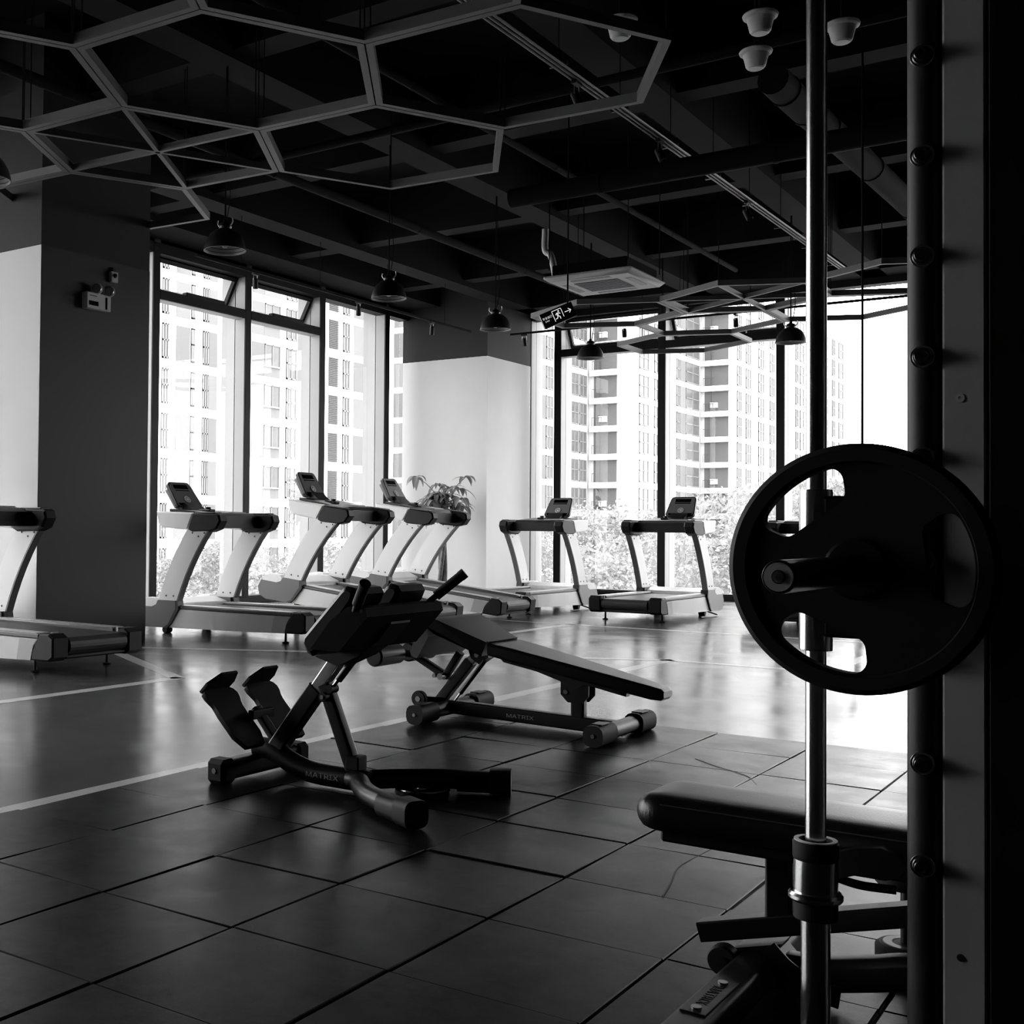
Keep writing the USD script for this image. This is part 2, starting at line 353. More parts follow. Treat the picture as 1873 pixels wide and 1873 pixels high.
# ================================================================== TREADMILLS
def arc(p0, p1, sag, n=7):
    p0, p1 = V(*p0), V(*p1); d = p1 - p0; nrm = V(-d[1], d[0]) / np.linalg.norm(d)
    return [tuple(p0 + d * t + nrm * sag * 4 * t * (1 - t)) for t in np.linspace(0, 1, n)]
def rounded(poly, r, q=5): return [tuple(c) for c in np.array(Polygon(poly).buffer(-r).buffer(r, quad_segs=q).exterior.coords)[:-1]]
def make_treadmill(label, loc, rotz, incline, group=None):
    t = thing('treadmill', label, 'treadmill', loc, rotz, group)
    piv = (.3, 0, .05)
    def up(m): return turn(m, (0, 1, 0), -incline, piv) if incline else m
    def P(name, m, mat, parent=t, smooth=16, **k): return obj(name, up(m), mat, parent, smooth=smooth, **k)
    # deck
    P('deck', box(.12, 1.75, -.40, .40, .09, .215, .02), 'dark_plastic')
    belt = [(.06 + .065 * math.cos(a), .195 + .065 * math.sin(a)) for a in np.radians(np.linspace(250, 90, 9))] + [(1.72, .26), (1.72, .235), (1.70, .20)]
    P('running_belt', ext(belt, -.285, .285), 'belt')
    for s in (-1, 1):
        pan = [(.25, .088), (.9, .07), (1.80, .056), (1.66, .20), (1.62, .247), (.17, .247), (.21, .2), (.24, .14)]
        P('side_panel', ext(pan, s * .395, s * .452), 'white_plastic')
        P('panel_trim', ext([(.245, .09), (.40, .085), (.37, .243), (.18, .245), (.215, .2)], s * .4525, s * .4545), 'light_plastic')
        P('step_rail', box(.16, 1.66, s * .29, s * .452, .249, .284, .008), 'mid_plastic')
        P('step_rail_top', box(.2, 1.64, s * .31, s * .435, .284, .288, .002), 'light_plastic')
        P('rear_cap', ext([(.0, .12), (.05, .09), (.24, .088), (.235, .15), (.17, .262), (.15, .288), (.05, .29), (.0, .26)], s * .30, s * .455, b=.012), 'grip_black')
        P('rear_cap_ring', ext([(.115, .10), (.135, .10), (.135, .293), (.115, .293)], s * .298, s * .36), 'light_plastic')
    P('rear_bar', box(.03, .1, -.3, .3, .10, .135, .01), 'dark_plastic')
    for s in (-1, 1):
        ft = obj('foot', lathe([(0, FZ), (.032, FZ), (.034, FZ + .012), (.012, FZ + .02), (.010, .1), (0, .1)], 16), 'black_rubber', t)
        UsdGeom.Xformable(ft).AddTranslateOp().Set(Gf.Vec3d(.3, s * .36, 0))
    # motor hood
    hood = [(1.64, .262), (1.68, .30), (1.86, .345), (2.05, .33), (2.17, .26), (2.2, .17), (2.16, .085), (2.02, .062), (1.80, .062), (1.66, .2)]
    P('motor_hood', ext(rounded(hood, .05), -.37, .37), 'white_plastic', smooth=30)
    for s in (-1, 1):
        P('side_cover', ext(rounded([(1.87, .333), (1.63, .333), (1.615, .25), (1.72, .09), (1.80, .056), (2.1, .05), (2.2, .09), (2.23, .18), (2.19, .262), (1.96, .262), (1.90, .285)], .008), s * .372, s * .474), 'mid_plastic', smooth=25)
        P('side_cover_top', ext(rounded([(1.96, .262), (2.19, .262), (2.15, .32), (2.05, .352), (1.93, .352), (1.885, .315), (1.905, .285)], .015), s * .372, s * .472), 'white_plastic', smooth=25)
        P('upright_boot', ext([(1.60, .335), (1.633, .335), (1.628, .25), (1.73, .09), (1.80, .055), (1.74, .055), (1.69, .10), (1.585, .25)], s * .39, s * .477), 'dark_plastic')
        up_poly = arc((1.865, .33), (1.465, 1.07), -.035) + arc((1.19, 1.07), (1.61, .33), .035)
        P('upright', ext(up_poly, s * .405, s * .470), 'white_plastic')
        P('upright_edge', ext(arc((1.617, .33), (1.197, 1.06), -.034) + arc((1.175, 1.06), (1.597, .33), .036), s * .402, s * .473), 'mid_plastic')
        for x, z in ((1.25, 1.02), (1.33, .985), (1.41, 1.02), (1.66, .38), (1.76, .38)):
            for d in (-1, 1):
                P('bolt', move(along(lathe([(0, 0), (.010, 0), (.008, .005), (0, .006)], 8), (0, 0, 0), (0, d, 0)), x, s * .4375 + d * .0325, z), 'mid_plastic')
        P('arm_fairing', ext([(1.40, 1.222), (1.915, 1.235), (1.885, 1.11), (1.83, 1.072), (1.48, 1.05)], s * .352, s * .476, b=.014), 'white_plastic')
        P('arm_grip', ext([(1.06, 1.2), (1.10, 1.215), (1.398, 1.222), (1.478, 1.05), (1.42, 1.025), (1.18, 1.03), (1.09, 1.06), (1.04, 1.14)], s * .350, s * .478, b=.016), 'grip_black')
        P('lit_grip_top', box(1.12, 1.39, s * .36, s * .468, 1.212, 1.228, .006), 'mid_plastic')  # paler than the grip: light falling on the top is put into the colour
    P('crossbar', ext([(1.20, 1.07), (1.44, 1.07), (1.46, 1.17), (1.22, 1.19)], -.36, .36), 'grip_black')
    P('tray', ext([(1.24, 1.19), (1.46, 1.18), (1.86, 1.235), (1.86, 1.262), (1.30, 1.222)], -.33, .33), 'dark_plastic')
    # console
    cs = rrect(.385, .335, .05); face = [tuple(p) for p in cs]
    def cons(m):     # console frame: local x right of the user, y up the panel, z towards the user
        v = m.vertices; a = V(0, -1, 0); b = V(.60, 0, .80); n = V(-.80, 0, .60); m = m.copy()
        m.vertices = V(1.965, 0, 1.415) + v[:, :1] * a + v[:, 1:2] * b + v[:, 2:3] * n
        if m.volume < 0: m.invert()
        return m
    def pl(poly, z0, z1):
        m = trimesh.creation.extrude_polygon(Polygon(poly), z1 - z0, engine='earcut'); return move(m, 0, 0, z0)
    P('console', cons(pl([(x * (1 - .12 * (y > 0)) , y) for x, y in face], -.035, 0)), 'dark_plastic')
    P('console_back', cons(pl([(x * .8, y * .8) for x, y in face], -.08, -.034)), 'mid_plastic')
    P('console_face', cons(pl([(x * .93 * (1 - .12 * (y > 0)), y * .93) for x, y in face], 0, .004)), 'console_gloss')
    P('screen', cons(pl([(-.105, .075), (.105, .075), (.105, .13), (-.105, .13)], .004, .007)), 'screen')
    P('display_strip', cons(pl([(-.105, .05), (.105, .05), (.105, .062), (-.105, .062)], .004, .006)), 'screen')
    ring = Polygon(circ(.042, 24)).difference(Polygon(circ(.026, 24)))
    P('control_dial', cons(move(trimesh.creation.extrude_polygon(ring, .008, engine='earcut'), 0, -.065, .004)), 'light_plastic')
    P('stop_button', cons(pl([(x, y - .065) for x, y in circ(.018, 18)], .004, .012)), 'off_white')
    P('control_strip', cons(pl([(-.16, -.11), (.16, -.11), (.15, -.145), (-.15, -.145)], .004, .006)), 'screen')
    P('console_neck', ext([(1.72, 1.24), (1.86, 1.24), (1.90, 1.30), (1.86, 1.33)], -.11, .11), 'dark_plastic')
    P('safety_block', box(1.50, 1.66, .02, .12, 1.235, 1.262, .01), 'dark_plastic'); P('safety_switch', cyl((1.56, .07, 1.26), (1.56, .07, 1.285), .028, 14), 'dark_plastic')
    P('bottle_holder', cat([box(1.36, 1.62, -.30, -.06, 1.215, 1.238, .006)]), 'light_plastic')
    if incline:
        a = 1.85; zt = float(up(box(a - .01, a + .01, -.01, .01, .08, .1)).vertices[:, 2].min())
        for s in (-1, 1):
            lg = obj('lift_leg', box(a - .05, a - .01, s * .22 - .025, s * .22 + .025, FZ + .03, zt + .06), 'black_metal', t)
            obj('wheel', cyl((a - .03, s * .22 + .04, FZ + .04), (a - .03, s * .22 - .04, FZ + .04), .04, 16), 'black_rubber', lg)
    else:
        for s in (-1, 1): obj('transport_wheel', cyl((1.9, s * .34, FZ + .035), (1.9, s * .26, FZ + .035), .035, 18), 'black_rubber', t)
        obj('power_cord', tube(smooth_path([(1.95, -.3, .05), (1.9, -.5, FZ + .015), (1.6, -.52, FZ + .012), (1.35, -.47, FZ + .012)]), .009, 8), 'mid_plastic', t)
    return t
tA = make_treadmill('level grey-sided treadmill right of the near column, nearest of three by the left windows', (-6.64, 9.2, 0), 180, 0)
tB = make_treadmill('tilted white treadmill, the middle one of the row along the left windows', (-6.64, 11.2, 0), 180, 6.5)
dup(tA, (-6.62, 6.17, 0), 180, 'treadmill cut off by the left picture edge in front of the near column')
dup(tB, (-6.64, 13.0, 0), 180, 'tilted white treadmill with a pale console, right beside the potted plant')
dup(tA, (-7.35, 13.68, 0), 90, 'treadmill facing the back windows in front of the far white column')
dup(tA, (-5.58, 13.68, 0), 90, 'treadmill facing the back windows, between the decline bench end and the weight plate')
dup(tA, (-3.75, 13.68, 0), 90, 'treadmill facing the back windows, mostly hidden behind the weight plate')

# ================================================================== HYPEREXTENSION BENCH
def logo_text(word, h, depth=.0015):
    m = meshkit.text_mesh(word, h, depth, bold=False); return m
def on_near_side(m, x, y, z, sx=1.):       # lettering that reads along +x on a face that looks towards -y
    v = m.vertices.copy(); m = m.copy(); m.vertices = np.c_[v[:, 0] * sx + x, -v[:, 2] + y, v[:, 1] + z]
    if m.volume < 0: m.invert()
    return m

h = thing('hyperextension_bench', 'black hyperextension bench with two foot plates and a U-shaped rear base, on the rubber tiles', 'exercise bench', (-2.9, 4.0, 0))
def HP(name, m, mat, parent=h, **k): return obj(name, move(m, 2.9, -4.0, 0), mat, parent, **k)
HP('front_foot', sweep([(-3.30, 3.80, .055), (-3.30, 4.26, .055)], rrect(.09, .085, .025)), 'black_metal')
for y, d in ((3.775, -1), (4.285, 1)):
    e = HP('foot_cap', box(-3.352, -3.248, y - .045, y + .045, .001, .105, .018), 'black_rubber')
    HP('screw', cyl((-3.30, y + d * .045, .058), (-3.30, y + d * .049, .058), .012, 12), 'steel')
HP('base_beam', tube(smooth_path([(-3.29, 4.0, .125), (-3.20, 4.0, .118), (-3.09, 4.0, .075), (-2.98, 4.0, .052), (-2.80, 4.0, .05), (-2.70, 4.0, .05)], 6), .045, 20), 'black_metal')
for s in (-1, 1):
    HP('rear_leg', tube(smooth_path([(-2.80, 4.0, .052), (-2.73, 4.0 + s * .035, .052), (-2.655, 4.0 + s * .12, .052), (-2.56, 4.0 + s * .205, .052), (-2.44, 4.0 + s * .275, .052), (-2.34, 4.0 + s * .322, .047)], 6), .040, 20), 'black_metal')
    HP('leg_sleeve', sweep([(-2.45, 4.0 + s * .272, .047), (-2.31, 4.0 + s * .336, .047)], rrect(.088, .086, .03)), 'black_satin')
    d = V(.14, s * .064, 0); d /= np.linalg.norm(d)
    HP('rubber_foot', sweep([V(-2.33, 4.0 + s * .327, .053), V(-2.33, 4.0 + s * .327, .053) + d * .085], rrect(.102, .100, .03)), 'black_rubber')
lt = logo_text('MATRIX', .021, .0015); sx = .165 / lt.extents[0]
HP('logo', on_near_side(lt, -2.995, 3.9555, .043, sx), 'logo', label='grey brand lettering on the base beam')
HP('lower_post', sweep([(-3.205, 4.0, .10), (-2.965, 4.0, .405)], rrect(.062, .075, .01)), 'black_metal')
HP('chrome_post', sweep([(-2.975, 4.0, .392), (-2.74, 4.0, .69)], rrect(.05, .058, .008)), 'chrome', label='bright chrome inner post')
HP('strut', sweep([(-2.925, 4.0, .425), (-2.765, 4.0, .06)], rrect(.055, .06, .012)), 'black_metal')
HP('strut_plate', box(-2.80, -2.735, 3.966, 4.034, .09, .15, .006), 'black_satin')
gs = HP('gas_spring', cyl((-2.835, 3.965, .455), (-2.66, 3.965, .66), .016, 16), 'black_metal')
HP('spring_rod', cyl((-2.905, 3.965, .375), (-2.83, 3.965, .462), .008, 12), 'steel', gs)
HP('spring_clevis', cyl((-2.90, 3.94, .38), (-2.90, 3.99, .38), .02, 14), 'black_satin', gs); HP('spring_clevis', cyl((-2.868, 3.94, .415), (-2.868, 3.99, .415), .018, 14), 'black_satin', gs)
HP('pivot_bolt', cat([cyl((-2.9, 3.935, .38), (-2.9, 3.942, .38), .009, 10)]), 'steel')
HP('carriage', ext([(-2.93, .545), (-2.82, .515), (-2.72, .56), (-2.62, .63), (-2.56, .70), (-2.55, .775), (-2.66, .775), (-2.80, .64)], 3.93, 4.07), 'black_satin')
HP('guide_rail', sweep([(-2.80, 3.90, .60), (-2.66, 3.90, .75)], rrect(.02, .03, .004)), 'black_metal')
HP('carriage_plate', ext([(-2.80, .60), (-2.66, .60), (-2.53, .74), (-2.54, .775), (-2.62, .775), (-2.70, .72)], 3.72, 4.28), 'duct_black')
HP('handle_frame', tube([(-2.565, 3.72, .763), (-2.56, 4.28, .766)], .014, 12), 'black_metal')
pad = [(-2.853, .646), (-2.668, .84), (-2.647, .852), (-2.613, .846), (-2.598, .822), (-2.613, .787), (-2.653, .742), (-2.79, .578), (-2.812, .570), (-2.835, .582), (-2.858, .615)]
for a, b in ((3.735, 3.955), (4.045, 4.265)):
    p = HP('hip_pad', ext(pad, a, b, b=.018), 'vinyl')
    c = V(*np.mean(pad, 0)); q = [tuple(c + (V(*w) - c) * 1.006) for w in pad]
    HP('pad_seam', ext(q, a + .019, a + .0215), 'stitch', p)
for a, b in (((-2.60, 3.735, .755), (-2.50, 3.66, .868)), ((-2.60, 4.265, .765), (-2.462, 4.335, .893))):
    a, b = V(*a), V(*b); d = (b - a) / np.linalg.norm(b - a)
    hd = HP('handle', cyl(a, b - d * .02, .013, 14), 'black_metal')
    HP('grip', cyl(a + d * .05, b, .021, 18), 'black_rubber', hd); HP('grip_cap', cyl(b - d * .02, b + d * .004, .0225, 18), 'black_rubber', hd)
u = V(.22, 0, -.212); u /= np.linalg.norm(u); nrm = V(-u[2], 0, u[0]) * -1      # nrm: up along the post
nrm = V(.212, 0, .22); nrm /= np.linalg.norm(nrm)
for a, b in ((3.775, 3.945), (4.055, 4.225)):
    o = V(-3.425, 0, .365); L = .315; outl = []
    for t, lo, hi in ((.0, .012, .16), (.05, -.004, .185), (.12, -.006, .195), (.2, .0, .19), (.27, .006, .178), (.34, .004, .172), (.44, 0, .17), (.80, 0, .17), (1., .03, .145)):
        outl.append((t * L, lo, hi))
    poly = [(t, a + lo) for t, lo, hi in outl] + [(t, a + hi) for t, lo, hi in outl[::-1]]
    m = trimesh.creation.extrude_polygon(Polygon(poly), .022, engine='earcut'); v = m.vertices
    m.vertices = o + v[:, :1] * u + V(0, 1, 0) * v[:, 1:2] + v[:, 2:3] * nrm
    if m.volume < 0: m.invert()
    fp = HP('foot_plate', m, 'black_satin')
    tg = trimesh.creation.extrude_polygon(Polygon([(0, a), (.055, a), (.115, a + .05), (.115, b - .02), (.055, b + .006), (0, b)]), .012, engine='earcut'); v = tg.vertices
    tg.vertices = V(-3.43, 0, .372) + v[:, :1] * nrm + V(0, 1, 0) * v[:, 1:2] + v[:, 2:3] * u
    if tg.volume < 0: tg.invert()
    HP('toe_guard', tg, 'black_satin', fp)
HP('plate_bracket', cat([sweep([(-3.27, 3.93, .27), (-3.27, 4.07, .27)], rrect(.03, .04, .006)), sweep([(-3.30, 4.0, .29), (-3.16, 4.0, .135)], rrect(.05, .03, .006))]), 'black_metal')

pw = thing('weight_plate', 'small dark weight plate lying on the tiles inside the U-shaped bench base', 'weight plate', (-2.53, 4.13, 0))
obj('disc', lathe([(.017, .002), (.105, .002), (.112, .008), (.112, .024), (.104, .03), (.092, .03), (.086, .022), (.045, .022), (.04, .03), (.024, .03), (.02, .026), (.017, .02), (.017, .002)], 40), 'black_metal', pw)
def torus(R, r, z): return lathe([(R + r * math.cos(a), z + r * math.sin(a)) for a in np.linspace(0, 2 * math.pi, 9)], 40)
obj('hub_ring', torus(.026, .0045, .029), 'chrome', pw); obj('rim_ring', torus(.104, .0045, .029), 'chrome', pw)

# ================================================================== DECLINE BENCH
d_ = thing('decline_bench', 'black decline bench with a bent tapered pad, on the far corner of the tiles', 'exercise bench', (-2.9, 5.95, 0))
def DP(name, m, mat, parent=d_, **k): return obj(name, move(m, 2.9, -5.95, 0), mat, parent, **k)
def taper_pad(sections, round_=.02, n=10):
    """sections: (x, z of top, thickness, half width); a cushion lofted through them"""
    pts = []; ring = rrect(1, 1, .18, 4)
    rows = []
    for x, z, th, hw in sections:
        q = rrect(2 * hw, th, min(.02, th * .4), 4); rows.append(np.c_[np.full(len(q), x), 5.95 + q[:, 0], z - th / 2 + q[:, 1]])
    n = len(rows[0]); v = np.vstack(rows + [rows[0].mean(0)[None], rows[-1].mean(0)[None]]); f = []
    for i in range(len(rows) - 1):
        for k in range(n):
            a, b = i * n + k, i * n + (k + 1) % n; f += [[a, b, b + n], [a, b + n, a + n]]
    c0, c1, L = len(v) - 2, len(v) - 1, (len(rows) - 1) * n
    for k in range(n): f += [[c0, (k + 1) % n, k], [c1, L + k, L + (k + 1) % n]]
    m = tm(v, f)
    if m.volume < 0: m.invert()
    return m
DP('back_pad', taper_pad([(-3.135, .452, .02, .15), (-3.13, .457, .07, .182), (-3.0, .437, .075, .176), (-2.7, .379, .075, .145), (-2.4, .319, .072, .105), (-2.26, .29, .07, .082), (-2.205, .277, .06, .074), (-2.19, .262, .03, .06)]), 'vinyl')
seat = [(-3.135, .462), (-3.40, .572), (-3.44, .583), (-3.475, .575), (-3.50, .548), (-3.575, .39), (-3.565, .36), (-3.535, .352), (-3.515, .37), (-3.45, .48), (-3.42, .495), (-3.16, .385)]
def seat_mesh():
    m = ext(seat, -1, 1); v = m.vertices
    hw = np.interp(v[:, 0], [-3.58, -3.44, -3.135], [.262, .27, .184]); v[:, 1] = 5.95 + v[:, 1] * hw; m.vertices = v; return m
DP('seat_pad', seat_mesh(), 'vinyl')
DP('pad_seam', tube([(-3.133, 5.775, .464), (-3.133, 6.125, .464)], .004, 8), 'stitch', label='grey seam between seat and back pad')
DP('pad_board', ext([(-3.13, .375), (-2.95, .345), (-2.9, .355), (-2.45, .255), (-2.42, .235), (-2.62, .262), (-2.66, .24), (-2.9, .31), (-3.1, .345)], 5.90, 6.0), 'black_satin')
DP('under_rail', sweep([(-3.10, 5.95, .365), (-2.40, 5.95, .232)], rrect(.05, .035, .006)), 'black_metal')
DP('rear_post', sweep([(-2.675, 5.95, .05), (-2.675, 5.95, .25)], rrect(.075, .055, .01)), 'black_metal')
for y in (5.905, 5.987): DP('post_bracket', ext([(-2.76, .29), (-2.60, .26), (-2.60, .20), (-2.635, .16), (-2.72, .16), (-2.76, .2)], y, y + .008), 'black_metal')
DP('bracket_bolt', cyl((-2.73, 5.898, .215), (-2.73, 5.906, .215), .012, 12), 'steel')
DP('front_strut', sweep([(-3.535, 5.95, .085), (-3.33, 5.95, .33)], rrect(.06, .062, .008)), 'black_metal')
DP('strut_inner', sweep([(-3.335, 5.95, .322), (-3.27, 5.95, .395)], rrect(.048, .05, .008)), 'steel')
DP('pivot_bracket', ext([(-3.34, .43), (-3.20, .40), (-3.20, .36), (-3.26, .32), (-3.31, .35)], 5.91, 5.99), 'black_metal')
DP('pivot_bolt', cat([cyl((-3.27, 5.9, .372), (-3.27, 5.91, .372), .014, 12)]), 'steel')
g2 = DP('gas_spring', cyl((-3.37, 5.90, .15), (-3.215, 5.90, .345), .013, 14), 'black_metal')
DP('spring_rod', cyl((-3.405, 5.90, .105), (-3.36, 5.90, .162), .006, 10), 'steel', g2)
DP('base_beam', sweep([(-3.46, 5.95, .062), (-2.42, 5.95, .045)], rrect(.07, .075, .01)), 'black_metal')
lt2 = logo_text('MATRIX', .02); DP('logo', on_near_side(lt2, -3.09, 5.914, .042, .165 / lt2.extents[0]), 'logo', label='worn brand lettering on the base beam')
for x, ya, yb in ((-3.47, 5.60, 6.36), (-2.43, 5.60, 6.26)):
    f_ = DP('foot_tube', tube([(x, ya, .055), (x, yb, .055)], .042, 18), 'black_metal')
    for y0_, y1_ in ((ya - .03, ya + .16), (yb - .16, yb + .03)):
        DP('rubber_sleeve', sweep([(x, y0_, .054), (x, y1_, .054)], rrect(.106, .106, .04)), 'black_rubber', f_)
        DP('sleeve_ridge', cat([box(x - .03, x + .03, y0_ + .04, y1_ - .05, .105, .111, .002)]), 'dark_plastic', f_)
    DP('end_screw', cyl((x, ya - .036, .055), (x, ya - .029, .055), .01, 10), 'steel', f_)
wl_ = DP('wheel', along(lathe([(0, -.018), (.042, -.018), (.046, -.012), (.046, .012), (.042, .018), (0, .018)], 26), (-3.56, 5.77, .115), (0, 1, 0)), 'black_rubber')
DP('wheel_hub', cyl((-3.56, 5.748, .115), (-3.56, 5.756, .115), .016, 14), 'steel', wl_)
DP('wheel_arm', sweep([(-3.56, 5.79, .11), (-3.5, 5.93, .09)], rrect(.04, .04, .006)), 'black_metal')
DP('roller_arm', cat([sweep([(-3.49, 5.95, .23), (-3.72, 5.95, .345)], rrect(.045, .04, .008)), sweep([(-3.50, 5.95, .225), (-3.40, 5.95, .375)], rrect(.045, .04, .008)), sweep([(-3.72, 5.95, .34), (-3.79, 5.95, .345)], rrect(.04, .04, .008))]), 'black_metal')
DP('arm_peg', cyl((-3.495, 5.88, .235), (-3.495, 6.02, .235), .018, 14), 'steel'); DP('arm_peg', cyl((-3.54, 5.89, .235), (-3.54, 6.01, .235), .012, 12), 'steel')
for a, b in ((5.64, 5.90), (6.0, 6.26)):
    DP('leg_roller', along(lathe([(0, 0), (.048, 0), (.058, .01), (.058, b - a - .01), (.048, b - a), (0, b - a)], 28), (-3.79, a, .345), (0, 1, 0)), 'vinyl')

# ================================================================== FLAT BENCH (front right)
f = thing('adjustable_bench', 'black flat workout bench crossing behind the chrome guide rod, cut by the dark rack post', 'exercise bench', (-.5, 2.95, 0))
def BP(name, m, mat, parent=f, **k): return obj(name, move(m, .5, -2.95, 0), mat, parent, **k)
def cushion(x0, x1, y0, y1, zt, th, r_end):
    pts = []
    P = Polygon([(x0, y0), (x1, y0), (x1, y1), (x0, y1)]).buffer(-r_end).buffer(r_end, quad_segs=10)
    rows = []
    for z, ins in ((zt - th, .024), (zt - th + .006, .012), (zt - th + .018, .004), (zt - th * .6, 0), (zt - th * .45, 0), (zt - .026, .003), (zt - .016, .008), (zt - .008, .016), (zt - .002, .028), (zt + .002, .05), (zt + .004, .09)):
        c = np.array(P.buffer(-ins + 1e-6, quad_segs=10).exterior.coords)[:-1]
        pts.append(np.c_[c, np.full(len(c), z)])
    return hull(np.vstack(pts))
BP('back_pad', cushion(-1.128, -.30, 2.795, 3.085, .432, .082, .075), 'vinyl', smooth=50)
BP('pad_seam', sweep([(-1.05, 2.7985, .418), (-.32, 2.7985, .418)], rrect(.002, .003, .0008, 1)), 'stitch')
BP('pad_board', box(-1.06, -.34, 2.83, 3.05, .322, .352, .006), 'black_satin')
BP('seat_pad', cushion(-.285, .10, 2.80, 3.08, .432, .082, .06), 'vinyl')
BP('support_post', sweep([(-.805, 2.93, .15), (-.805, 2.93, .33)], rrect(.062, .055, .01)), 'black_metal')
BP('post_collar', box(-.845, -.765, 2.895, 2.965, .308, .325, .006), 'black_metal')
lv = sweep([(-.99, 2.93, .098), (-.30, 2.93, .295)], rrect(.06, .048, .005))
BP('lever_beam', lv, 'black_metal')
BP('adjust_handle', ext([(-.68, .352), (-.64, .386), (-.60, .402), (-.548, .412), (-.515, .402), (-.50, .38), (-.515, .356), (-.54, .345), (-.60, .345), (-.64, .330), (-.68, .325)], 2.735, 2.765), 'black_satin')
BP('handle_arm', sweep(smooth_path([(-.66, 2.75, .335), (-.60, 2.77, .318), (-.53, 2.79, .315)]), rrect(.02, .016, .004)), 'black_metal')
BP('front_bracket', ext([(-.90, .085), (-.79, .118), (-.80, .10), (-.77, .07), (-.72, .04), (-.70, .01), (-.90, .01), (-.895, .05)], 2.885, 2.975), 'black_metal')
BP('bracket_bolt', cat([cyl((-.862, 2.876, .07), (-.862, 2.886, .07), .013, 14)]), 'steel')
BP('curved_brace', sweep(smooth_path([(-.82, 2.87, .105), (-.775, 2.87, .065), (-.72, 2.87, .04), (-.66, 2.87, .03)]), rrect(.008, .05, .002)), 'black_metal')
BP('base_beam', sweep(smooth_path([(-.86, 2.93, .05), (-.72, 2.93, .055), (-.60, 2.93, .082), (-.52, 2.93, .102), (-.36, 2.93, .108), (.1, 2.93, .108)]), rrect(.07, .075, .02)), 'black_metal')
BP('front_foot', sweep([(-.845, 2.28, .048), (-.845, 3.18, .048)], rrect(.085, .075, .018)), 'black_metal')
for y in (2.26, 3.2): BP('foot_cap', box(-.898, -.792, y - .04, y + .04, .001, .098, .02), 'black_rubber')
BP('logo_plate', box(-.872, -.818, 2.44, 2.66, .0855, .0885, .001), 'dark_plastic')
lm = logo_text('MATRIX', .022, .001); v = lm.vertices.copy(); v[:, 0] -= v[:, 0].mean(); v[:, 1] -= v[:, 1].mean()
lm.vertices = np.c_[-.845 + v[:, 1], 2.55 - v[:, 0], .0885 + v[:, 2]]
if lm.volume < 0: lm.invert()
BP('logo', lm, 'black_satin', label='brand lettering on the front foot, upside down to the viewer')
for y in (2.465, 2.635): BP('plate_bolt', cyl((-.845, y, .088), (-.845, y, .093), .011, 12), 'steel')
wh = BP('wheel', along(lathe([(.012, -.02), (.032, -.02), (.036, -.014), (.036, .014), (.032, .02), (.012, .02)], 24), (-.915, 2.86, .062), (0, 1, 0)), 'black_rubber')
BP('wheel_hub', cyl((-.915, 2.836, .062), (-.915, 2.845, .062), .014, 14), 'chrome', wh)
BP('rear_foot', cat([sweep([(.06, 2.78, .045), (.06, 3.26, .045)], rrect(.08, .07, .018)), sweep([(.06, 2.93, .05), (.06, 2.93, .11)], rrect(.06, .06, .01))]), 'black_metal')
BP('rear_post', cat([sweep([(.0, 2.93, .10), (-.02, 2.93, .34)], rrect(.06, .05, .01)), box(-.2, .05, 2.86, 3.0, .32, .35, .005)]), 'black_metal')

db = thing('dumbbell', 'dark dumbbell standing on the tiles behind the bench base, beside the rack post', 'dumbbell', (-.60, 3.3, 0))
obj('lower_head', lathe([(0, .0), (.066, .0), (.075, .008), (.075, .04), (.066, .048), (.03, .05), (0, .05)], 32), 'black_rubber', db)
obj('face_ring', lathe([(.034, .048), (.058, .048), (.056, .0505), (.036, .0505), (.034, .048)], 32), 'mid_plastic', db)
obj('grip', lathe([(0, .04), (.016, .04), (.018, .12), (.016, .2), (0, .2)], 18), 'black_metal', db)
obj('upper_head', lathe([(0, .19), (.066, .19), (.075, .2), (.075, .232), (.066, .24), (0, .24)], 32), 'black_rubber', db)

# ================================================================== SMITH MACHINE
sm = thing('smith_machine', 'tall weight rack with chrome guide rod, peg row and grey upright at the right edge', 'weight machine', (-.45, 2.6, 0))
def SP(name, m, mat, parent=sm, **k): return obj(name, move(m, .45, -2.6, 0), mat, parent, **k)
RX, RY = -.645, 2.60
SP('guide_rod', cyl((RX, RY, .30), (RX, RY, 2.75), .0205, 32), 'chrome', label='polished chrome guide rod')
SP('lower_rod', cyl((RX, RY, FZ), (RX, RY, .33), .0285, 32), 'chrome')
bm = SP('bumper', lathe([(0, .402), (.043, .402), (.045, .408), (.045, .436), (.041, .441), (.030, .441), (.028, .430), (.0205, .430)], 36), 'black_rubber')
bm2 = SP('bumper_rim', lathe([(.033, .440), (.042, .440), (.042, .4425), (.033, .4425), (.033, .440)], 36), 'off_white', bm)
SP('bumper_cup', lathe([(.022, .335), (.043, .335), (.043, .402), (.022, .402), (.022, .335)], 36), 'chrome')
SP('bumper_flange', lathe([(.022, .318), (.049, .318), (.053, .323), (.053, .330), (.049, .336), (.022, .336), (.022, .318)], 36), 'chrome')
SP('bumper_base', lathe([(.022, .282), (.043, .282), (.043, .318), (.022, .318), (.022, .282)], 36), 'black_rubber')
for n_ in ('bumper', 'bumper_cup', 'bumper_flange', 'bumper_base'):
    UsdGeom.Xformable(stage.GetPrimAtPath('/World/smith_machine/' + n_)).AddTranslateOp().Set(Gf.Vec3d(RX, RY, 0))
cr_ = SP('carriage', lathe([(.0215, .832), (.032, .832), (.033, .836), (.033, 1.158), (.032, 1.164), (.0215, 1.164), (.0215, .832)], 36), 'chrome')
UsdGeom.Xformable(cr_).AddTranslateOp().Set(Gf.Vec3d(RX, RY, 0))
SP('carriage_block', box(RX + .02, -.48, RY - .03, RY + .03, .862, 1.150, .006), 'black_metal')
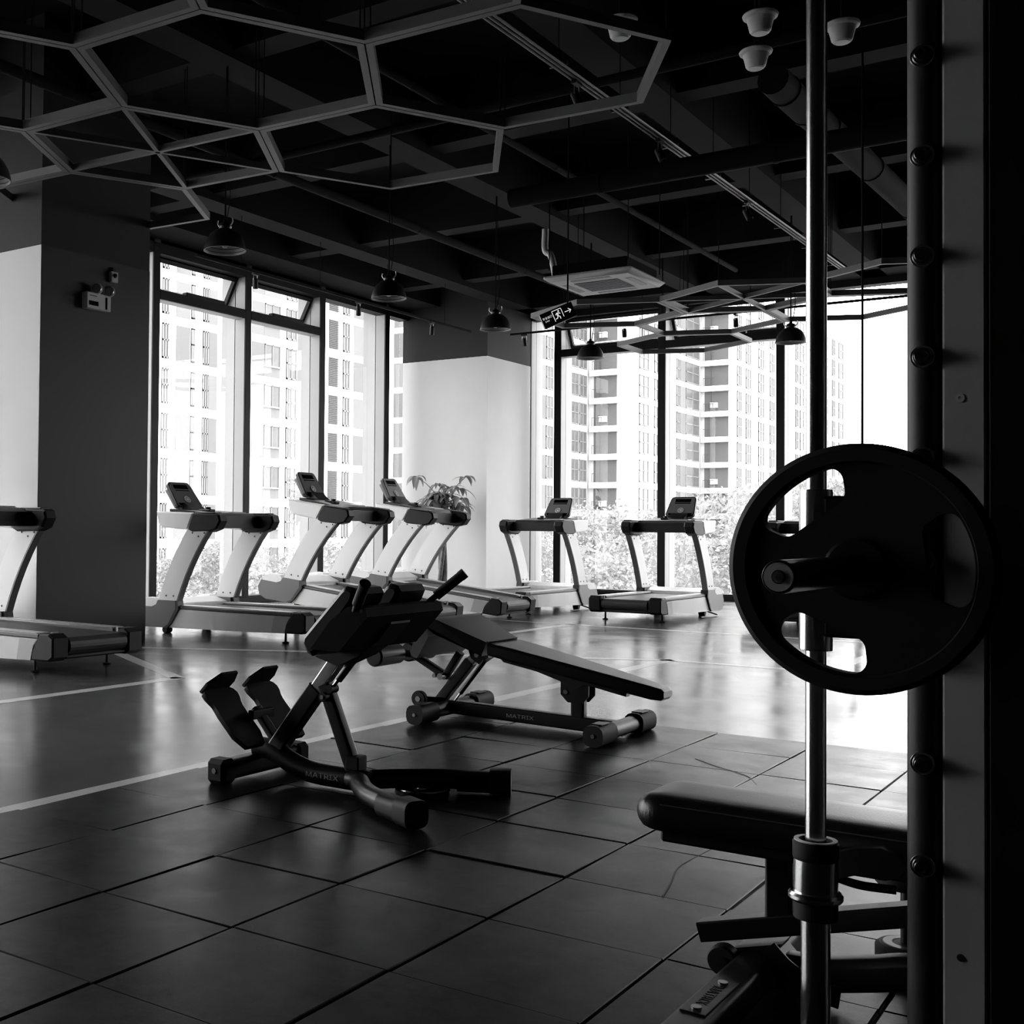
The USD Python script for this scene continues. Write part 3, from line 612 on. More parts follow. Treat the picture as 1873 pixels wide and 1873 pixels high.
SP('bar_hook', cat([box(-.53, -.455, RY - .06, RY - .045, .84, .90, .004), sweep([(-.50, RY - .052, 1.0), (-.50, RY - .052, .86)], rrect(.03, .014, .003))]), 'black_metal')
SP('peg_post', cyl((-.446, 2.635, FZ), (-.446, 2.635, 2.75), .0335, 40), 'post_black')
for i in range(9):
    z = .4235 + .2002 * i
    pg = SP('peg', along(lathe([(0, 0), (.020, 0), (.0205, .004), (.016, .010), (.0125, .011), (.0125, .022), (.0105, .025), (.007, .025), (.006, .020), (0, .020)], 24), (-.446, 2.602, z), (0, -1, 0)), 'gunmetal')
    SP('peg_washer', along(lathe([(.0135, .004), (.0215, .004), (.0225, .006), (.0215, .008), (.0135, .008), (.0135, .004)], 24), (-.446, 2.603, z), (0, -1, 0)), 'steel', pg)
SP('upright', box(-.4125, -.337, 2.606, 2.70, FZ, 2.75, .004), 'post_grey', label='wide grey painted upright')
SP('hole_bushing', along(lathe([(.003, 0), (.0085, 0), (.0085, .0015), (.003, .0015), (.003, 0)], 20), (-.3815, 2.606, 1.340), (0, -1, 0)), 'off_white')
SP('screw_hole', along(lathe([(0, 0), (.0075, 0), (.0065, .0012), (0, .0012)], 16), (-.381, 2.606, .257), (0, -1, 0)), 'seal')
SP('side_shroud', box(-.336, .25, 2.607, 2.72, FZ, 2.75, .006), 'black_satin')
SP('base_rail', box(-.95, .25, 2.565, 2.635, FZ, .05 - .045, .006), 'black_metal')
SP('top_rail', box(-.72, .25, 2.56, 2.70, 2.75, 2.82, .006), 'black_metal')
SP('far_rod', cyl((RX, 3.78, FZ), (RX, 3.78, 2.75), .0205, 24), 'chrome')
SP('far_post', sweep([(-.446, 3.78, FZ), (-.446, 3.78, 2.75)], rrect(.066, .066, .018, 4)), 'black_metal')
SP('far_upright', box(-.4125, -.05, 3.72, 3.80, FZ, 2.75, .004), 'black_satin')
SP('top_beam', box(-.40, -.05, 2.6, 3.8, 2.82, 2.88, .006), 'black_metal')

bb = thing('barbell', 'rack barbell whose sleeve end points at the viewer through the weight plate', 'barbell', (-.505, 2.6, 1.008))
def QP(name, m, mat, parent=bb, **k): return obj(name, move(m, .505, -2.6, -1.008), mat, parent, **k)
QP('shaft', cyl((-.505, 2.5, 1.008), (-.505, 4.0, 1.008), .0145, 24), 'steel')
QP('sleeve', along(lathe([(0, 0), (.024, 0), (.0255, .003), (.0255, .66), (.034, .66), (.034, .70), (0, .70)], 40), (-.505, 1.825, 1.008), (0, 1, 0)), 'black_metal')
QP('end_ring', along(lathe([(.0105, 0), (.0215, 0), (.0215, .003), (.0105, .003), (.0105, 0)], 32), (-.505, 1.8255, 1.008), (0, -1, 0)), 'post_grey')
QP('end_bolt', along(lathe([(0, 0), (.0095, 0), (.0085, .006), (.004, .006), (.004, .003), (0, .003)], 20), (-.505, 1.8255, 1.008), (0, -1, 0)), 'steel')

wp = thing('weight_plate', 'large black three-grip rubber weight plate on the rack barbell', 'weight plate', (-.503, 2.32, 1.010))
RP = .2265
disc = Polygon(circ(RP, 96))
def slot(a_mid, half, r0, r1, rc=.024):
    a = np.radians(np.linspace(a_mid - half, a_mid + half, 20))
    inner = [( (r0 + (r1 - r0) * .0) * math.cos(x), (r0) * math.sin(x)) for x in a]
    outer = [(r1 * math.cos(x), r1 * math.sin(x)) for x in a[::-1]]
    # the hole's inner side is a straight chord, as on a grip plate
    P = Polygon([inner[0], inner[-1]] + outer)
    return P.buffer(-rc).buffer(rc, quad_segs=8)
holes = [slot(am, 29, .130, .189) for am in (127., 247., 7.)]
body = disc
for q in holes: body = body.difference(q)
def upr(P, y0, y1):
    m = trimesh.creation.extrude_polygon(P, y1 - y0, engine='earcut'); v = m.vertices
    m.vertices = np.c_[v[:, 0], v[:, 2] + y0, v[:, 1]]
    if m.volume < 0: m.invert()
    return m
obj('disc', upr(body.difference(Polygon(circ(.0265, 32))), -.014, .014), 'black_rubber', wp)
rp = lathe([(.192, -.014), (.195, -.024), (.217, -.024), (RP, -.016), (RP, .016), (.217, .024), (.195, .024), (.192, .014), (.192, -.014)], 96)
obj('rim', along(rp, (0, 0, 0), (0, 1, 0)), 'black_rubber', wp)
obj('hub', along(lathe([(.0265, -.024), (.05, -.024), (.056, -.018), (.056, .018), (.05, .024), (.0265, .024), (.0265, -.024)], 40), (0, 0, 0), (0, 1, 0)), 'black_metal', wp)

# ================================================================== CEILING HEXAGON FRAMES
KZ = 2.865; EDGE = 1.0
def lattice(c, th, gx, gy):
    def P(i, j):
        a, b = V(math.cos(th), math.sin(th)), V(math.cos(th + math.pi / 3), math.sin(th + math.pi / 3))
        xy = V(*c) * KZ + EDGE * (i * a + j * b)
        return V(*xy, 1.0726 + KZ * (1 + gx * (xy[0] / KZ - c[0]) + gy * (xy[1] / KZ - c[1])))
    return P
LA = lattice((-2.226, 2.26), .004, -.025, -.011); LB = lattice((-1.573, 5.144), .540, .021, .006)
RING = [(1, 0), (0, 1), (-1, 1), (-1, 0), (0, -1), (1, -1)]
def hexagon(LT, ci, cj, label, spokes=False):
    c = LT(ci, cj); vs = [LT(ci + a, cj + b) for a, b in RING]
    h = thing('hexagon_frame', label, 'ceiling frame', c)
    def inset(v, d): q = v - c; return q * (1 - d / np.linalg.norm(q))
    for i in range(6):
        a, b = vs[i], vs[(i + 1) % 6]
        A = [inset(a, .005), inset(b, .005), inset(b, .056), inset(a, .056)]
        obj('frame_bar', hull([p + V(0, 0, z) for p in A for z in (0, .065)]), 'alu', h)
    if spokes:
        for i in range(6):
            v = inset(vs[i], .05); d = v / np.linalg.norm(v); n = V(-d[1], d[0], 0) * .018
            q0 = d * .02
            obj('spoke', hull([p + s * n + V(0, 0, z) for p in (q0, v) for s in (-1, 1) for z in (.0, .05)]), 'alu', h)
    for i in (0, 2, 4):
        v = inset(vs[i], .035)
        obj('hanger_rod', cyl(v + V(0, 0, .06), V(v[0], v[1], 5.6 - c[2]), .005, 6), 'duct_black', h)
hexagon(LA, 0, 0, 'hexagon ceiling frame with six spokes, in the left cluster', True)
hexagon(LA, 2, -1, 'open hexagon frame above and right of the spoked one in the left cluster')
hexagon(LA, 1, 1, 'open hexagon frame hanging right of the spoked one, above the corner pendant lamps')
hexagon(LA, 3, 0, 'open hexagon frame at the right end of the left cluster, by the white ceiling speaker')
hexagon(LA, -2, 1, 'hexagon frame of the left cluster nearest the left windows, above the emergency lamp')
hexagon(LA, 1, -2, 'hexagon frame at the upper left picture edge, left of the crossing bars')
hexagon(LA, -1, -1, 'hexagon frame cut by the left picture edge below the upper one')
hexagon(LA, 3, -3, 'hexagon frame cut by the top picture edge near the left corner')
hexagon(LA, 4, -2, 'hexagon frame cut by the top picture edge in the middle')
hexagon(LB, 0, 0, 'hexagon ceiling frame with six spokes in front of the back windows', True)
hexagon(LB, -2, 1, 'open hexagon frame behind the running man exit sign')
hexagon(LB, -2, 4, 'lowest looking hexagon frame in front of the back windows, left of the guide rod')
hexagon(LB, -1, 2, 'open hexagon frame below the spoked one at the back windows')
hexagon(LB, 2, -1, 'open hexagon frame right of the guide rod, above the bright window')
hexagon(LB, 1, 1, 'open hexagon frame between the guide rod and the rack post, lower of the two')

# ================================================================== PENDANT LAMPS
def pendant(label, loc, zc=4.93):
    p = thing('pendant_lamp', label, 'pendant lamp', loc, group='')
    out = [(.177, 0), (.172, .03), (.155, .085), (.125, .135), (.085, .168), (.045, .182), (0, .184)]
    obj('shade', lathe(out + [(0, .178), (.043, .176), (.081, .162), (.120, .130), (.149, .083), (.166, .03), (.171, .0), (.177, 0)], 40), 'lamp_out', p)
    obj('shade_lining', lathe([(.1695, .002), (.164, .03), (.147, .082), (.118, .128), (.08, .159), (.042, .173), (0, .175), (0, .1765), (.0425, .1745), (.0805, .1605), (.119, .129), (.148, .0825), (.165, .03), (.1705, .002), (.1695, .002)], 40), 'lamp_in', p)
    for z in (.02, .05, .08, .11): obj('lining_rib', lathe([(np.interp(z, [0, .03, .083, .13], [.1695, .164, .147, .118]) + o, z + q) for o, q in ((-.003, 0), (0, -.004), (.001, 0), (0, .004), (-.003, 0))], 36), 'grille', p)
    obj('bulb', lathe([(0, .02), (.02, .026), (.03, .05), (.024, .08), (.014, .11), (.014, .17), (0, .17)], 18), 'off_white', p)
    obj('cap', lathe([(0, .182), (.05, .182), (.055, .20), (.045, .225), (.02, .235), (.012, .26), (0, .26)], 24), 'lamp_out', p)
    for s in (-1, 1): obj('cap_hook', tube(smooth_path([(s * .045, 0, .205), (s * .07, 0, .215), (s * .082, 0, .24), (s * .078, 0, .262)]), .005, 8), 'steel', p)
    obj('cord', cyl((0, 0, .25), (0, 0, zc - loc[2]), .007, 8), 'duct_black', p)
    obj('cable', tube(smooth_path([(.012, 0, .25), (.035, .0, .34), (.05, .0, .5), (.03, 0, .8), (.01, 0, zc - loc[2])]), .004, 6), 'duct_black', p)
    return p
PZ = 3.365
l0 = pendant('black dome pendant lamp over the left windows, biggest of the row in full view', (-6.46, 7.36, PZ))
dup(l0, (-6.46, 9.83, PZ), 0, 'black dome pendant lamp, second in the row from the near column')
dup(l0, (-6.46, 12.05, PZ), 0, 'black dome pendant lamp in front of the far white column')
dup(l0, (-6.49, 14.74, PZ), 0, 'black dome pendant lamp in front of the back window, smallest of the row')
dup(l0, (-3.97, 14.83, PZ), 0, 'black dome pendant lamp just left of the chrome guide rod')
dup(l0, (-6.46, 4.93, PZ), 0, 'black dome pendant lamp cut by the left picture edge')

# ================================================================== CEILING FITTINGS
ac = thing('air_conditioner', 'white square ceiling cassette air conditioner above the exit sign', 'air conditioner', (-4.925, 11.53, 3.64))
S = .475
obj('panel', hull([(x * S, y * S, 0.012) for x in (-1, 1) for y in (-.93, .93)] + [(x * S * .93, y * S, .012) for x in (-1, 1) for y in (-1, 1)] + [(x * .42, y * .42, -.028) for x in (-1, 1) for y in (-1, 1)] + [(x * S * .97, y * S * .97, .03) for x in (-1, 1) for y in (-1, 1)]), 'off_white', ac)
obj('intake_grille', box(-.235, .235, -.235, .235, -.032, -.026, .002), 'grille', ac)
for i in range(9): obj('grille_slat', box(-.225, .225, -.215 + i * .05, -.195 + i * .05, -.036, -.031), 'mid_plastic', ac)
for s in (-1, 1):
    obj('vane', box(-.21, .21, s * .305, s * .375, -.031, -.026, .002), 'mid_plastic', ac); obj('vane', box(s * .305, s * .375, -.21, .21, -.031, -.026, .002), 'mid_plastic', ac)
obj('body', box(-.40, .40, -.40, .40, .03, .15, .01), 'ceiling_black', ac)
for x, y in ((-.42, -.42), (-.42, .42), (.42, -.42), (.42, .42)): obj('hanger', cyl((x, y, .10), (x, y, 1.97), .006, 6), 'duct_black', ac)
obj('drain_pipe', tube(smooth_path([(-.50, -.1, .08), (-.52, -.1, .2), (-.56, -.1, .34), (-.62, -.1, .40), (-.62, -.1, .62)]), .035, 14), 'light_plastic', ac)

es = thing('exit_sign', 'black hanging exit sign with running man and arrow, tilted', 'sign', (-4.78, 10.125, 3.0765))
ux = V(.223, .166, .0) / np.hypot(.223, .166); up_ = V(0, 0, 1); nn = np.cross(ux, up_)
ct, st = math.cos(math.radians(24)), math.sin(math.radians(24)); sx_, sy_ = ux * ct + up_ * st, up_ * ct - ux * st
def sgn(m):
    v = m.vertices; m = m.copy(); m.vertices = v[:, :1] * sx_ + v[:, 1:2] * sy_ + v[:, 2:3] * nn
    if m.volume < 0: m.invert()
    return m
obj('housing', sgn(box(-.16, .16, -.068, .068, -.03, .01, .004)), 'sign_black', es)
obj('lower_edge', sgn(box(-.16, .16, -.075, -.068, -.028, .008, .001)), 'mid_plastic', es)
def seg(pts, w): return cat([sgn(hull([(*(V(*p) + o * V(-(V(*q) - V(*p))[1], (V(*q) - V(*p))[0]) / np.hypot(*(V(*q) - V(*p))) * w / 2), z) for p in (a, b) for o in (-1, 1) for z in (.01, .0118)])) for a, b in zip(pts[:-1], pts[1:]) for p, q in [(a, b)] for _ in [0]]) if False else cat([sgn(_bar(a, b, w)) for a, b in zip(pts[:-1], pts[1:])])
def _bar(a, b, w):
    a, b = V(*a), V(*b); d = (b - a) / np.linalg.norm(b - a); n = V(-d[1], d[0]) * w / 2
    return hull([(*(p + s * n), z) for p in (a, b) for s in (-1, 1) for z in (.0095, .0115)])
obj('door_symbol', seg([(-.045, -.05), (-.045, .05), (.045, .05), (.045, -.035)], .007), 'sign_glow', es)
man = cat([seg([(-.022, .005), (-.008, .02), (.012, .017), (.024, .004)], .008), seg([(.002, .02), (-.006, -.008)], .016), seg([(-.006, -.006), (.012, -.02), (.01, -.042)], .009), seg([(-.006, -.006), (-.014, -.026), (-.034, -.03)], .009),
           sgn(move(trimesh.creation.extrude_polygon(Polygon(circ(.0085, 14)), .002, engine='earcut'), .014, .032, .0095))])
obj('running_man', man, 'sign_glow', es)
obj('arrow', cat([seg([(.065, .0), (.125, .0)], .008), seg([(.105, .022), (.128, .0), (.105, -.022)], .007)]), 'sign_glow', es)
# the four characters for "safety exit" and the word EXIT below them
G = {'an': [[(.5, 1), (.5, .85)], [(.05, .7), (.05, .85), (.95, .85), (.95, .7)], [(.45, .75), (.2, .3), (.85, 0)], [(.75, .55), (.5, .15), (.1, 0)], [(0, .5), (1, .5)]],
     'quan': [[(.5, 1), (0, .55)], [(.5, 1), (1, .55)], [(.2, .5), (.8, .5)], [(.2, .27), (.8, .27)], [(.05, 0), (.95, 0)], [(.5, .5), (.5, 0)]],
     'chu': [[(.5, 1), (.5, .05)], [(.15, .9), (.15, .55), (.85, .55)], [(.85, .9), (.85, .55)], [(.05, .45), (.05, .05), (.95, .05)], [(.95, .45), (.95, .05)]],
     'kou': [[(.1, .9), (.9, .9), (.9, .05), (.1, .05), (.1, .9)]]}
chars = cat([seg([(-.148 + i * .024 + .019 * x, .004 + .022 * y) for x, y in st_], .0022) for i, k_ in enumerate(('an', 'quan', 'chu', 'kou')) for st_ in G[k_]])
obj('characters', chars, 'sign_glow', es)
ex = meshkit.text_mesh('EXIT', .014, .0015); obj('exit_word', sgn(move(ex, -.135, -.024, .0098)), 'sign_glow', es)
a = V(0, 0, 0) + sx_ * .13 + sy_ * .068
obj('hanger', cyl(a - nn * .01, V(a[0], a[1], 2.5), .008, 8), 'duct_black', es)

em = thing('emergency_lamp', 'twin-headed white emergency lamp on the dark face of the near column', 'emergency light', (-8.133, 7.45, 3.13))
obj('housing', box(0, .075, -.15, .15, -.075, .075, .008), 'off_white', em)
obj('window_strip', box(.0745, .0765, -.125, -.01, -.045, -.005), 'screen', em); obj('window_strip', box(.0745, .0765, .075, .10, -.06, .05), 'screen', em)
obj('label_print', box(.0748, .0758, -.12, -.03, .038, .048), 'mid_plastic', em)
for y in (-.02, .135):
    hd = obj('lamp_head', move(along(lathe([(0, -.02), (.03, -.02), (.052, .01), (.056, .03), (.05, .034), (0, .034)], 24), (0, 0, 0), (.85, -.5, -.1)), .05, y, .118), 'off_white', em)
    obj('lens', move(along(lathe([(0, .033), (.046, .033), (.035, .042), (0, .046)], 24), (0, 0, 0), (.85, -.5, -.1)), .05, y, .118), 'lens', hd)
    obj('neck', cyl((.04, y, .07), (.045, y, .11), .012, 10), 'off_white', hd)
obj('cord', tube(smooth_path([(.02, .15, -.03), (.02, .18, -.02), (.015, .20, .05), (.01, .22, .2)]), .004, 6), 'mid_plastic', em)
cm = thing('wall_sensor', 'small square white box on the near column above the emergency lamp', 'sensor', (-8.133, 7.675, 3.40))
obj('housing', box(0, .04, -.045, .045, -.05, .05, .006), 'light_plastic', cm); obj('eye', along(lathe([(0, 0), (.022, 0), (.018, .012), (0, .014)], 18), (.04, 0, .01), (1, 0, 0)), 'screen', cm)
obj('bracket', box(0, .03, -.02, .02, .05, .09, .004), 'black_satin', cm)

# track rails and spot heads
def rail(label, p, q, w=.035, h_=.035, mat='black_metal', hang=None):
    p, q = V(*p), V(*q); t = thing('track_rail', label, 'track rail', p)
    obj('rail', sweep([V(0, 0, 0), q - p], rrect(w, h_, .004)), mat, t)
    L = np.linalg.norm(q - p); n = max(2, int(L / 1.6)); 
    for i in range(n):
        c = (q - p) * (i + .5) / n; obj('hanger', cyl(c, c + V(0, 0, (hang or 5.62) - p[2]), .004, 6), 'duct_black', t)
    return t
rail('black lighting track along the left windows', (-9.4, 10.2, 4.262), (-9.4, 16.7, 4.262), mat='duct_black')
rail('thin black lighting track along the back windows', (-9.0, 17.3, 4.262), (-1.6, 17.42, 4.262), w=.028, h_=.03, mat='duct_black')
t3 = thing('cable_channel', 'long triple steel conduit running away under the ceiling', 'conduit', (-3.65, 6.5, 4.36))
for k_, dx in enumerate((-.035, 0, .035)): obj('conduit_pipe', cyl((dx, -1.4, 0), (dx + .08, 9.2, 0), .010, 8), 'mid_plastic', t3)
for y in np.arange(-1, 9, 1.1): obj('channel_clip', box(-.06, .08, y - .012, y + .012, .005, .03), 'black_metal', t3)
for y in np.arange(-1, 9, 1.1): obj('hanger', cyl((.01, y, .02), (.01, y, 1.25), .004, 6), 'duct_black', t3)
def spot(label, top, aim, rz=0):
    s = thing('spotlight', label, 'spotlight', top, rz)
    obj('adapter', box(-.02, .02, -.055, .055, -.028, 0, .004), 'black_satin', s)
    for y in (-1, 1): obj('stirrup', tube(smooth_path([(0, y * .035, -.02), (0, y * .04, -.06), (0, y * .036, -.10)]), .004, 6), 'steel', s)
    hd = along(lathe([(0, -.05), (.026, -.05), (.032, -.04), (.034, .07), (.030, .075), (.026, .066), (0, .06)], 20), (0, 0, -.12), aim)
    obj('head', hd, 'black_satin', s)
    return s
s0 = spot('black track spotlight in front of the second left window', (-9.4, 11.29, 4.245), (-.25, .35, -1))
dup(s0, (-9.4, 13.54, 4.245), 0, 'black track spotlight in front of the third left window')
dup(s0, (-9.4, 15.51, 4.245), 0, 'black track spotlight in front of the far column, left face')
s1 = spot('black track spotlight by the right edge of the far column', (-8.75, 17.30, 4.247), (.1, -.1, -1), 90)
dup(s1, (-7.08, 17.33, 4.247), 0, 'black track spotlight hanging in front of the back window behind the exit sign')
dup(s1, (-5.41, 17.36, 4.247), 0, 'black track spotlight under the spoked frame at the back windows')
s2 = spot('dark track spotlight on the long conduit, the one nearest the viewer', (-3.64, 8.0, 4.35), (.5, -.2, -1))
dup(s2, (-3.62, 9.6, 4.35), 0, 'dark track spotlight on the long conduit, second from the viewer')
dup(s2, (-3.60, 11.9, 4.35), 0, 'dark track spotlight on the long conduit, farthest from the viewer')

def speaker(label, loc):
    s = thing('ceiling_speaker', label, 'ceiling speaker', loc)
    obj('flange', lathe([(0, .0), (.112, .0), (.117, -.008), (.112, -.022), (.095, -.032), (.09, -.03), (0, -.02)], 36), 'off_white', s)
    obj('cone', lathe([(0, -.02), (.092, -.028), (.080, -.07), (.070, -.115), (.060, -.128), (0, -.128)], 36), 'off_white', s)
    obj('cover', lathe([(0, -.126), (.056, -.127), (.05, -.1345), (0, -.1355)], 30), 'light_plastic', s)
    obj('stem', cyl((0, 0, -.005), (0, 0, 5.62 - loc[2]), .012, 8), 'duct_black', s)
    return s
q0 = speaker('white flared ceiling speaker, upper of the pair left of the guide rod', (-2.40, 8.21, 4.60))
dup(q0, (-2.61, 8.82, 4.60), 0, 'white flared ceiling speaker, lower of the pair left of the guide rod')
dup(q0, (-1.99, 8.69, 4.60), 0, 'white flared ceiling speaker just right of the guide rod')
dup(q0, (-3.20, 7.74, 4.60), 0, 'white flared ceiling speaker seen inside the rightmost open hexagon of the left cluster')

def pipe(name, label, category, pts, r, rings=()):
    p = thing(name, label, category, pts[0]); o = V(*pts[0])
    obj('pipe', tube(smooth_path([V(*x) - o for x in pts]), r, 16), 'duct_black', p)
    pp = smooth_path([V(*x) - o for x in pts], 10)
    for i in range(4, len(pp) - 4, 7):
        d = pp[i + 1] - pp[i]; obj('clamp', cyl(pp[i] - d / np.linalg.norm(d) * .015, pp[i] + d / np.linalg.norm(d) * .015, r * 1.08, 16), 'duct_black', p)
    return p
pipe('air_duct', 'fat round black duct under the ceiling behind the guide rod', 'duct', [(-2.68, 9.5, 4.62), (-2.66, 10.3, 4.62), (-2.62, 11.2, 4.62), (-2.54, 13.7, 4.62), (-2.5, 15.6, 4.62)], .12)
pipe('water_pipe', 'thin black sprinkler pipe crossing the ceiling above the air conditioner', 'pipe', [(-9.2, 9.1, 4.75), (-6.5, 9.1, 4.75), (-4, 9.1, 4.75), (-1, 9.1, 4.75), (1.5, 9.1, 4.75)], .04)
pipe('water_pipe', 'thin black sprinkler pipe running away between the two hexagon clusters', 'pipe', [(-5.3, 4.0, 4.8), (-5.3, 8, 4.8), (-5.3, 12, 4.8), (-5.3, 17, 4.8)], .032)
pipe('cable_tray', 'flat black cable tray crossing the ceiling behind the ceiling speakers', 'cable tray', [(-5.2, 10.0, 4.2), (-3, 10.0, 4.2), (-1, 10.0, 4.2), (2, 10.0, 4.2)], .09)
pipe('water_pipe', 'black pipe close to the left windows above the pendant lamps', 'pipe', [(-7.6, 5.0, 4.72), (-7.6, 9, 4.72), (-7.6, 13, 4.72), (-7.6, 17, 4.72)], .05)
hc = thing('hanging_cable', 'thin dark vertical cable hanging in the bright window right of the guide rod', 'cable', (-2.054, 9.6, .9))
obj('cable', cyl((0, 0, 0), (0, 0, 4.72), .0085, 8), 'duct_black', hc); obj('end_weight', lathe([(0, -.03), (.02, -.03), (.022, 0), (.012, .03), (0, .03)], 14), 'black_metal', hc)

# ================================================================== POTTED PLANT
pr = random.Random(11)
pt = thing('potted_plant', 'money tree with braided trunks and drooping leaves by the far white column', 'potted plant', (-9.93, 16.75, FZ))
obj('pot', lathe([(0, 0), (.14, 0), (.15, .02), (.17, .13), (.178, .14), (.178, .155), (.165, .155), (.16, .13), (0, .13)], 32), 'pot', pt)
obj('soil', lathe([(0, .125), (.158, .125), (.158, .14), (0, .145)], 24), 'soil', pt)
for k_ in range(3):
    a0 = 2.1 * k_
    pth = [(.05 * math.cos(a0 + t * 2.6) * (1 - .35 * t) + .03 * t, .05 * math.sin(a0 + t * 2.6) * (1 - .35 * t), 0.13 + 1.34 * t) for t in np.linspace(0, 1, 12)]
    obj('trunk', sweep(pth, np.array([circ(r, 12) for r in np.linspace(.040, .026, 12)])), 'bark', pt)
def leaf(o, d, L, w, droop):
    d = V(*d) / np.linalg.norm(d); side = np.cross(d, V(0, 0, 1)); side /= np.linalg.norm(side) + 1e-9
    v, f = [], []; n = 6; p = V(*o); dd = d.copy()
    for i in range(n + 1):
        t = i / n; ww = w * math.sin(math.pi * min(1, .06 + .94 * t) ** .8) * .5 + .0015
        upn = np.cross(side, dd); v += [p - side * ww + upn * ww * .28, p - upn * .0, p + side * ww + upn * ww * .28]
        p = p + dd * L / n; dd = dd + V(0, 0, -droop / n * 2.2); dd /= np.linalg.norm(dd)
    for i in range(n):
        a = i * 3
        f += [[a, a + 1, a + 4], [a, a + 4, a + 3], [a + 1, a + 2, a + 5], [a + 1, a + 5, a + 4]]
    return tm(v, f)
twigs = []
for k_ in range(34):
    az = pr.uniform(0, 2 * math.pi); el = pr.uniform(-.45, 1.0); L = pr.uniform(.18, .46)
    if k_ == 0: az, el, L = math.pi * .99, .75, .72
    if k_ == 1: az, el, L = .2, .95, .62
    if k_ == 2: az, el, L = -.35, .55, .42
    o = V(.03, 0, 1.42 + pr.uniform(0, .18)); d = V(math.cos(az) * math.cos(el), math.sin(az) * math.cos(el) * .8, math.sin(el))
    tip = o + d * L + V(0, 0, -.04)
    twigs.append(tube(smooth_path([o, o + d * L * .55 + V(0, 0, .03), tip]), .006, 6))
    for q in range(7):
        b = q * 2 * math.pi / 7 + pr.uniform(-.3, .3); dv = V(math.cos(b), math.sin(b), pr.uniform(-.25, .35)) + d * .45
        obj('leaf', leaf(tip, dv, pr.uniform(.20, .36), pr.uniform(.055, .095), pr.uniform(.5, 1.6)), 'leaf', pt, smooth=True)
obj('twigs', cat(twigs), 'bark', pt)

# ================================================================== OUTSIDE
GZ = -6.0
gd = struct('street_ground', 'pale ground far below outside the windows', 'ground'); obj('ground', box(-160, 60, -40, 300, GZ - .5, GZ), 'street', gd)
TOP0, FH = 5.6, 2.95
def block(name, label, x0, x1, y0, y1, side, face, top=34.):
    """an apartment block; side: features on its +x face (from y, to y, kind); face: features on its -y face (from x, to x, kind)"""
    b = thing(name, label, 'building', ((x0 + x1) / 2, (y0 + y1) / 2, GZ)); O = V((x0 + x1) / 2, (y0 + y1) / 2, GZ)
    def A(nm, m, mat, parent=b): return obj(nm, move(m, *-O), mat, parent)
    A('wall', box(x0, x1, y0, y1, GZ, top), 'facade_white')
    A('parapet', box(x0 - .1, x1 + .1, y0 - .1, y1 + .1, top, top + 1.), 'facade_white')
    for axis, feats in (('x', side), ('y', face)):
        for a, c, kind in feats:
            for m_ in range(-3, 9):
                zt = TOP0 + FH * m_
                if zt > top - .3: continue
                def S(u0, u1, z0, z1, out, dep=.1):
                    return box(x1 - dep, x1 + out, u0, u1, z0, z1) if axis == 'x' else box(u0, u1, y0 - out, y0 + dep, z0, z1)
                if kind == 'panel': A('panel', S(a, c, zt - 2.35, zt, .03), 'facade_grey' if m_ % 2 else 'facade_light')
                elif kind == 'window':
                    w = A('window', S(a, c, zt - 2.3, zt, .04), 'far_glass')
                    u = (c - a) / 2
                    A('window_frame', cat([S(a, a + .08, zt - 2.3, zt, .09), S(c - .08, c, zt - 2.3, zt, .09), S(a + u - .05, a + u + .05, zt - 2.3, zt, .09), S(a, c, zt - .08, zt, .09), S(a, c, zt - 1.15, zt - 1.05, .09), S(a, c, zt - 2.3, zt - 2.2, .09)]), 'far_frame', w)
                elif kind == 'low':
                    A('panel', S(a - .05, c, zt - 2.35, zt - 1.62, .03), 'facade_light')
                    w = A('window', S(a, c, zt - 1.55, zt, .04), 'far_glass'); u = (c - a) / 2
                    A('window_frame', cat([S(a, a + .07, zt - 1.55, zt, .09), S(c - .07, c, zt - 1.55, zt, .09), S(a + u - .04, a + u + .04, zt - 1.55, zt, .09), S(a, c, zt - .07, zt, .09)]), 'far_frame', w)
                    A('window_ledge', S(a - .1, c + .1, zt - 1.66, zt - 1.55, .16), 'facade_white')
                elif kind == 'louvre':
                    w = A('louvre', S(a, c, zt - 2.25, zt, .03), 'facade_grey')
                    A('louvre_slats', cat([S(a, c, zt - 2.2 + i * .14, zt - 2.2 + i * .14 + .05, .10) for i in range(16)]), 'facade_dark', w)
                elif kind == 'balcony':
                    A('balcony_recess', S(a, c, zt - 2.32, zt, .02), 'facade_recess')
                    A('balcony_slab', S(a - .3, c + .2, zt - FH, zt - 2.32, .55), 'facade_white')
                    A('balcony_railing', cat([S(a + i * (c - a) / 10 - .015, a + i * (c - a) / 10 + .015, zt - 2.32, zt - 1.4, .5, -.47) for i in range(5)] + [S(a, a + (c - a) * .45, zt - 1.44, zt - 1.39, .52, -.46), S(a + (c - a) * .3, a + (c - a) * .3 + .06, zt - 2.3, zt, .3, -.24)]), 'facade_dark')
                    if (m_ * 7 + int(a)) % 3 == 0:
                        A('condenser_unit', S(a + (c - a) * .28, a + (c - a) * .28 + .8, zt - 1.9, zt - 1.3, .45, -.05), 'facade_white')
    return b
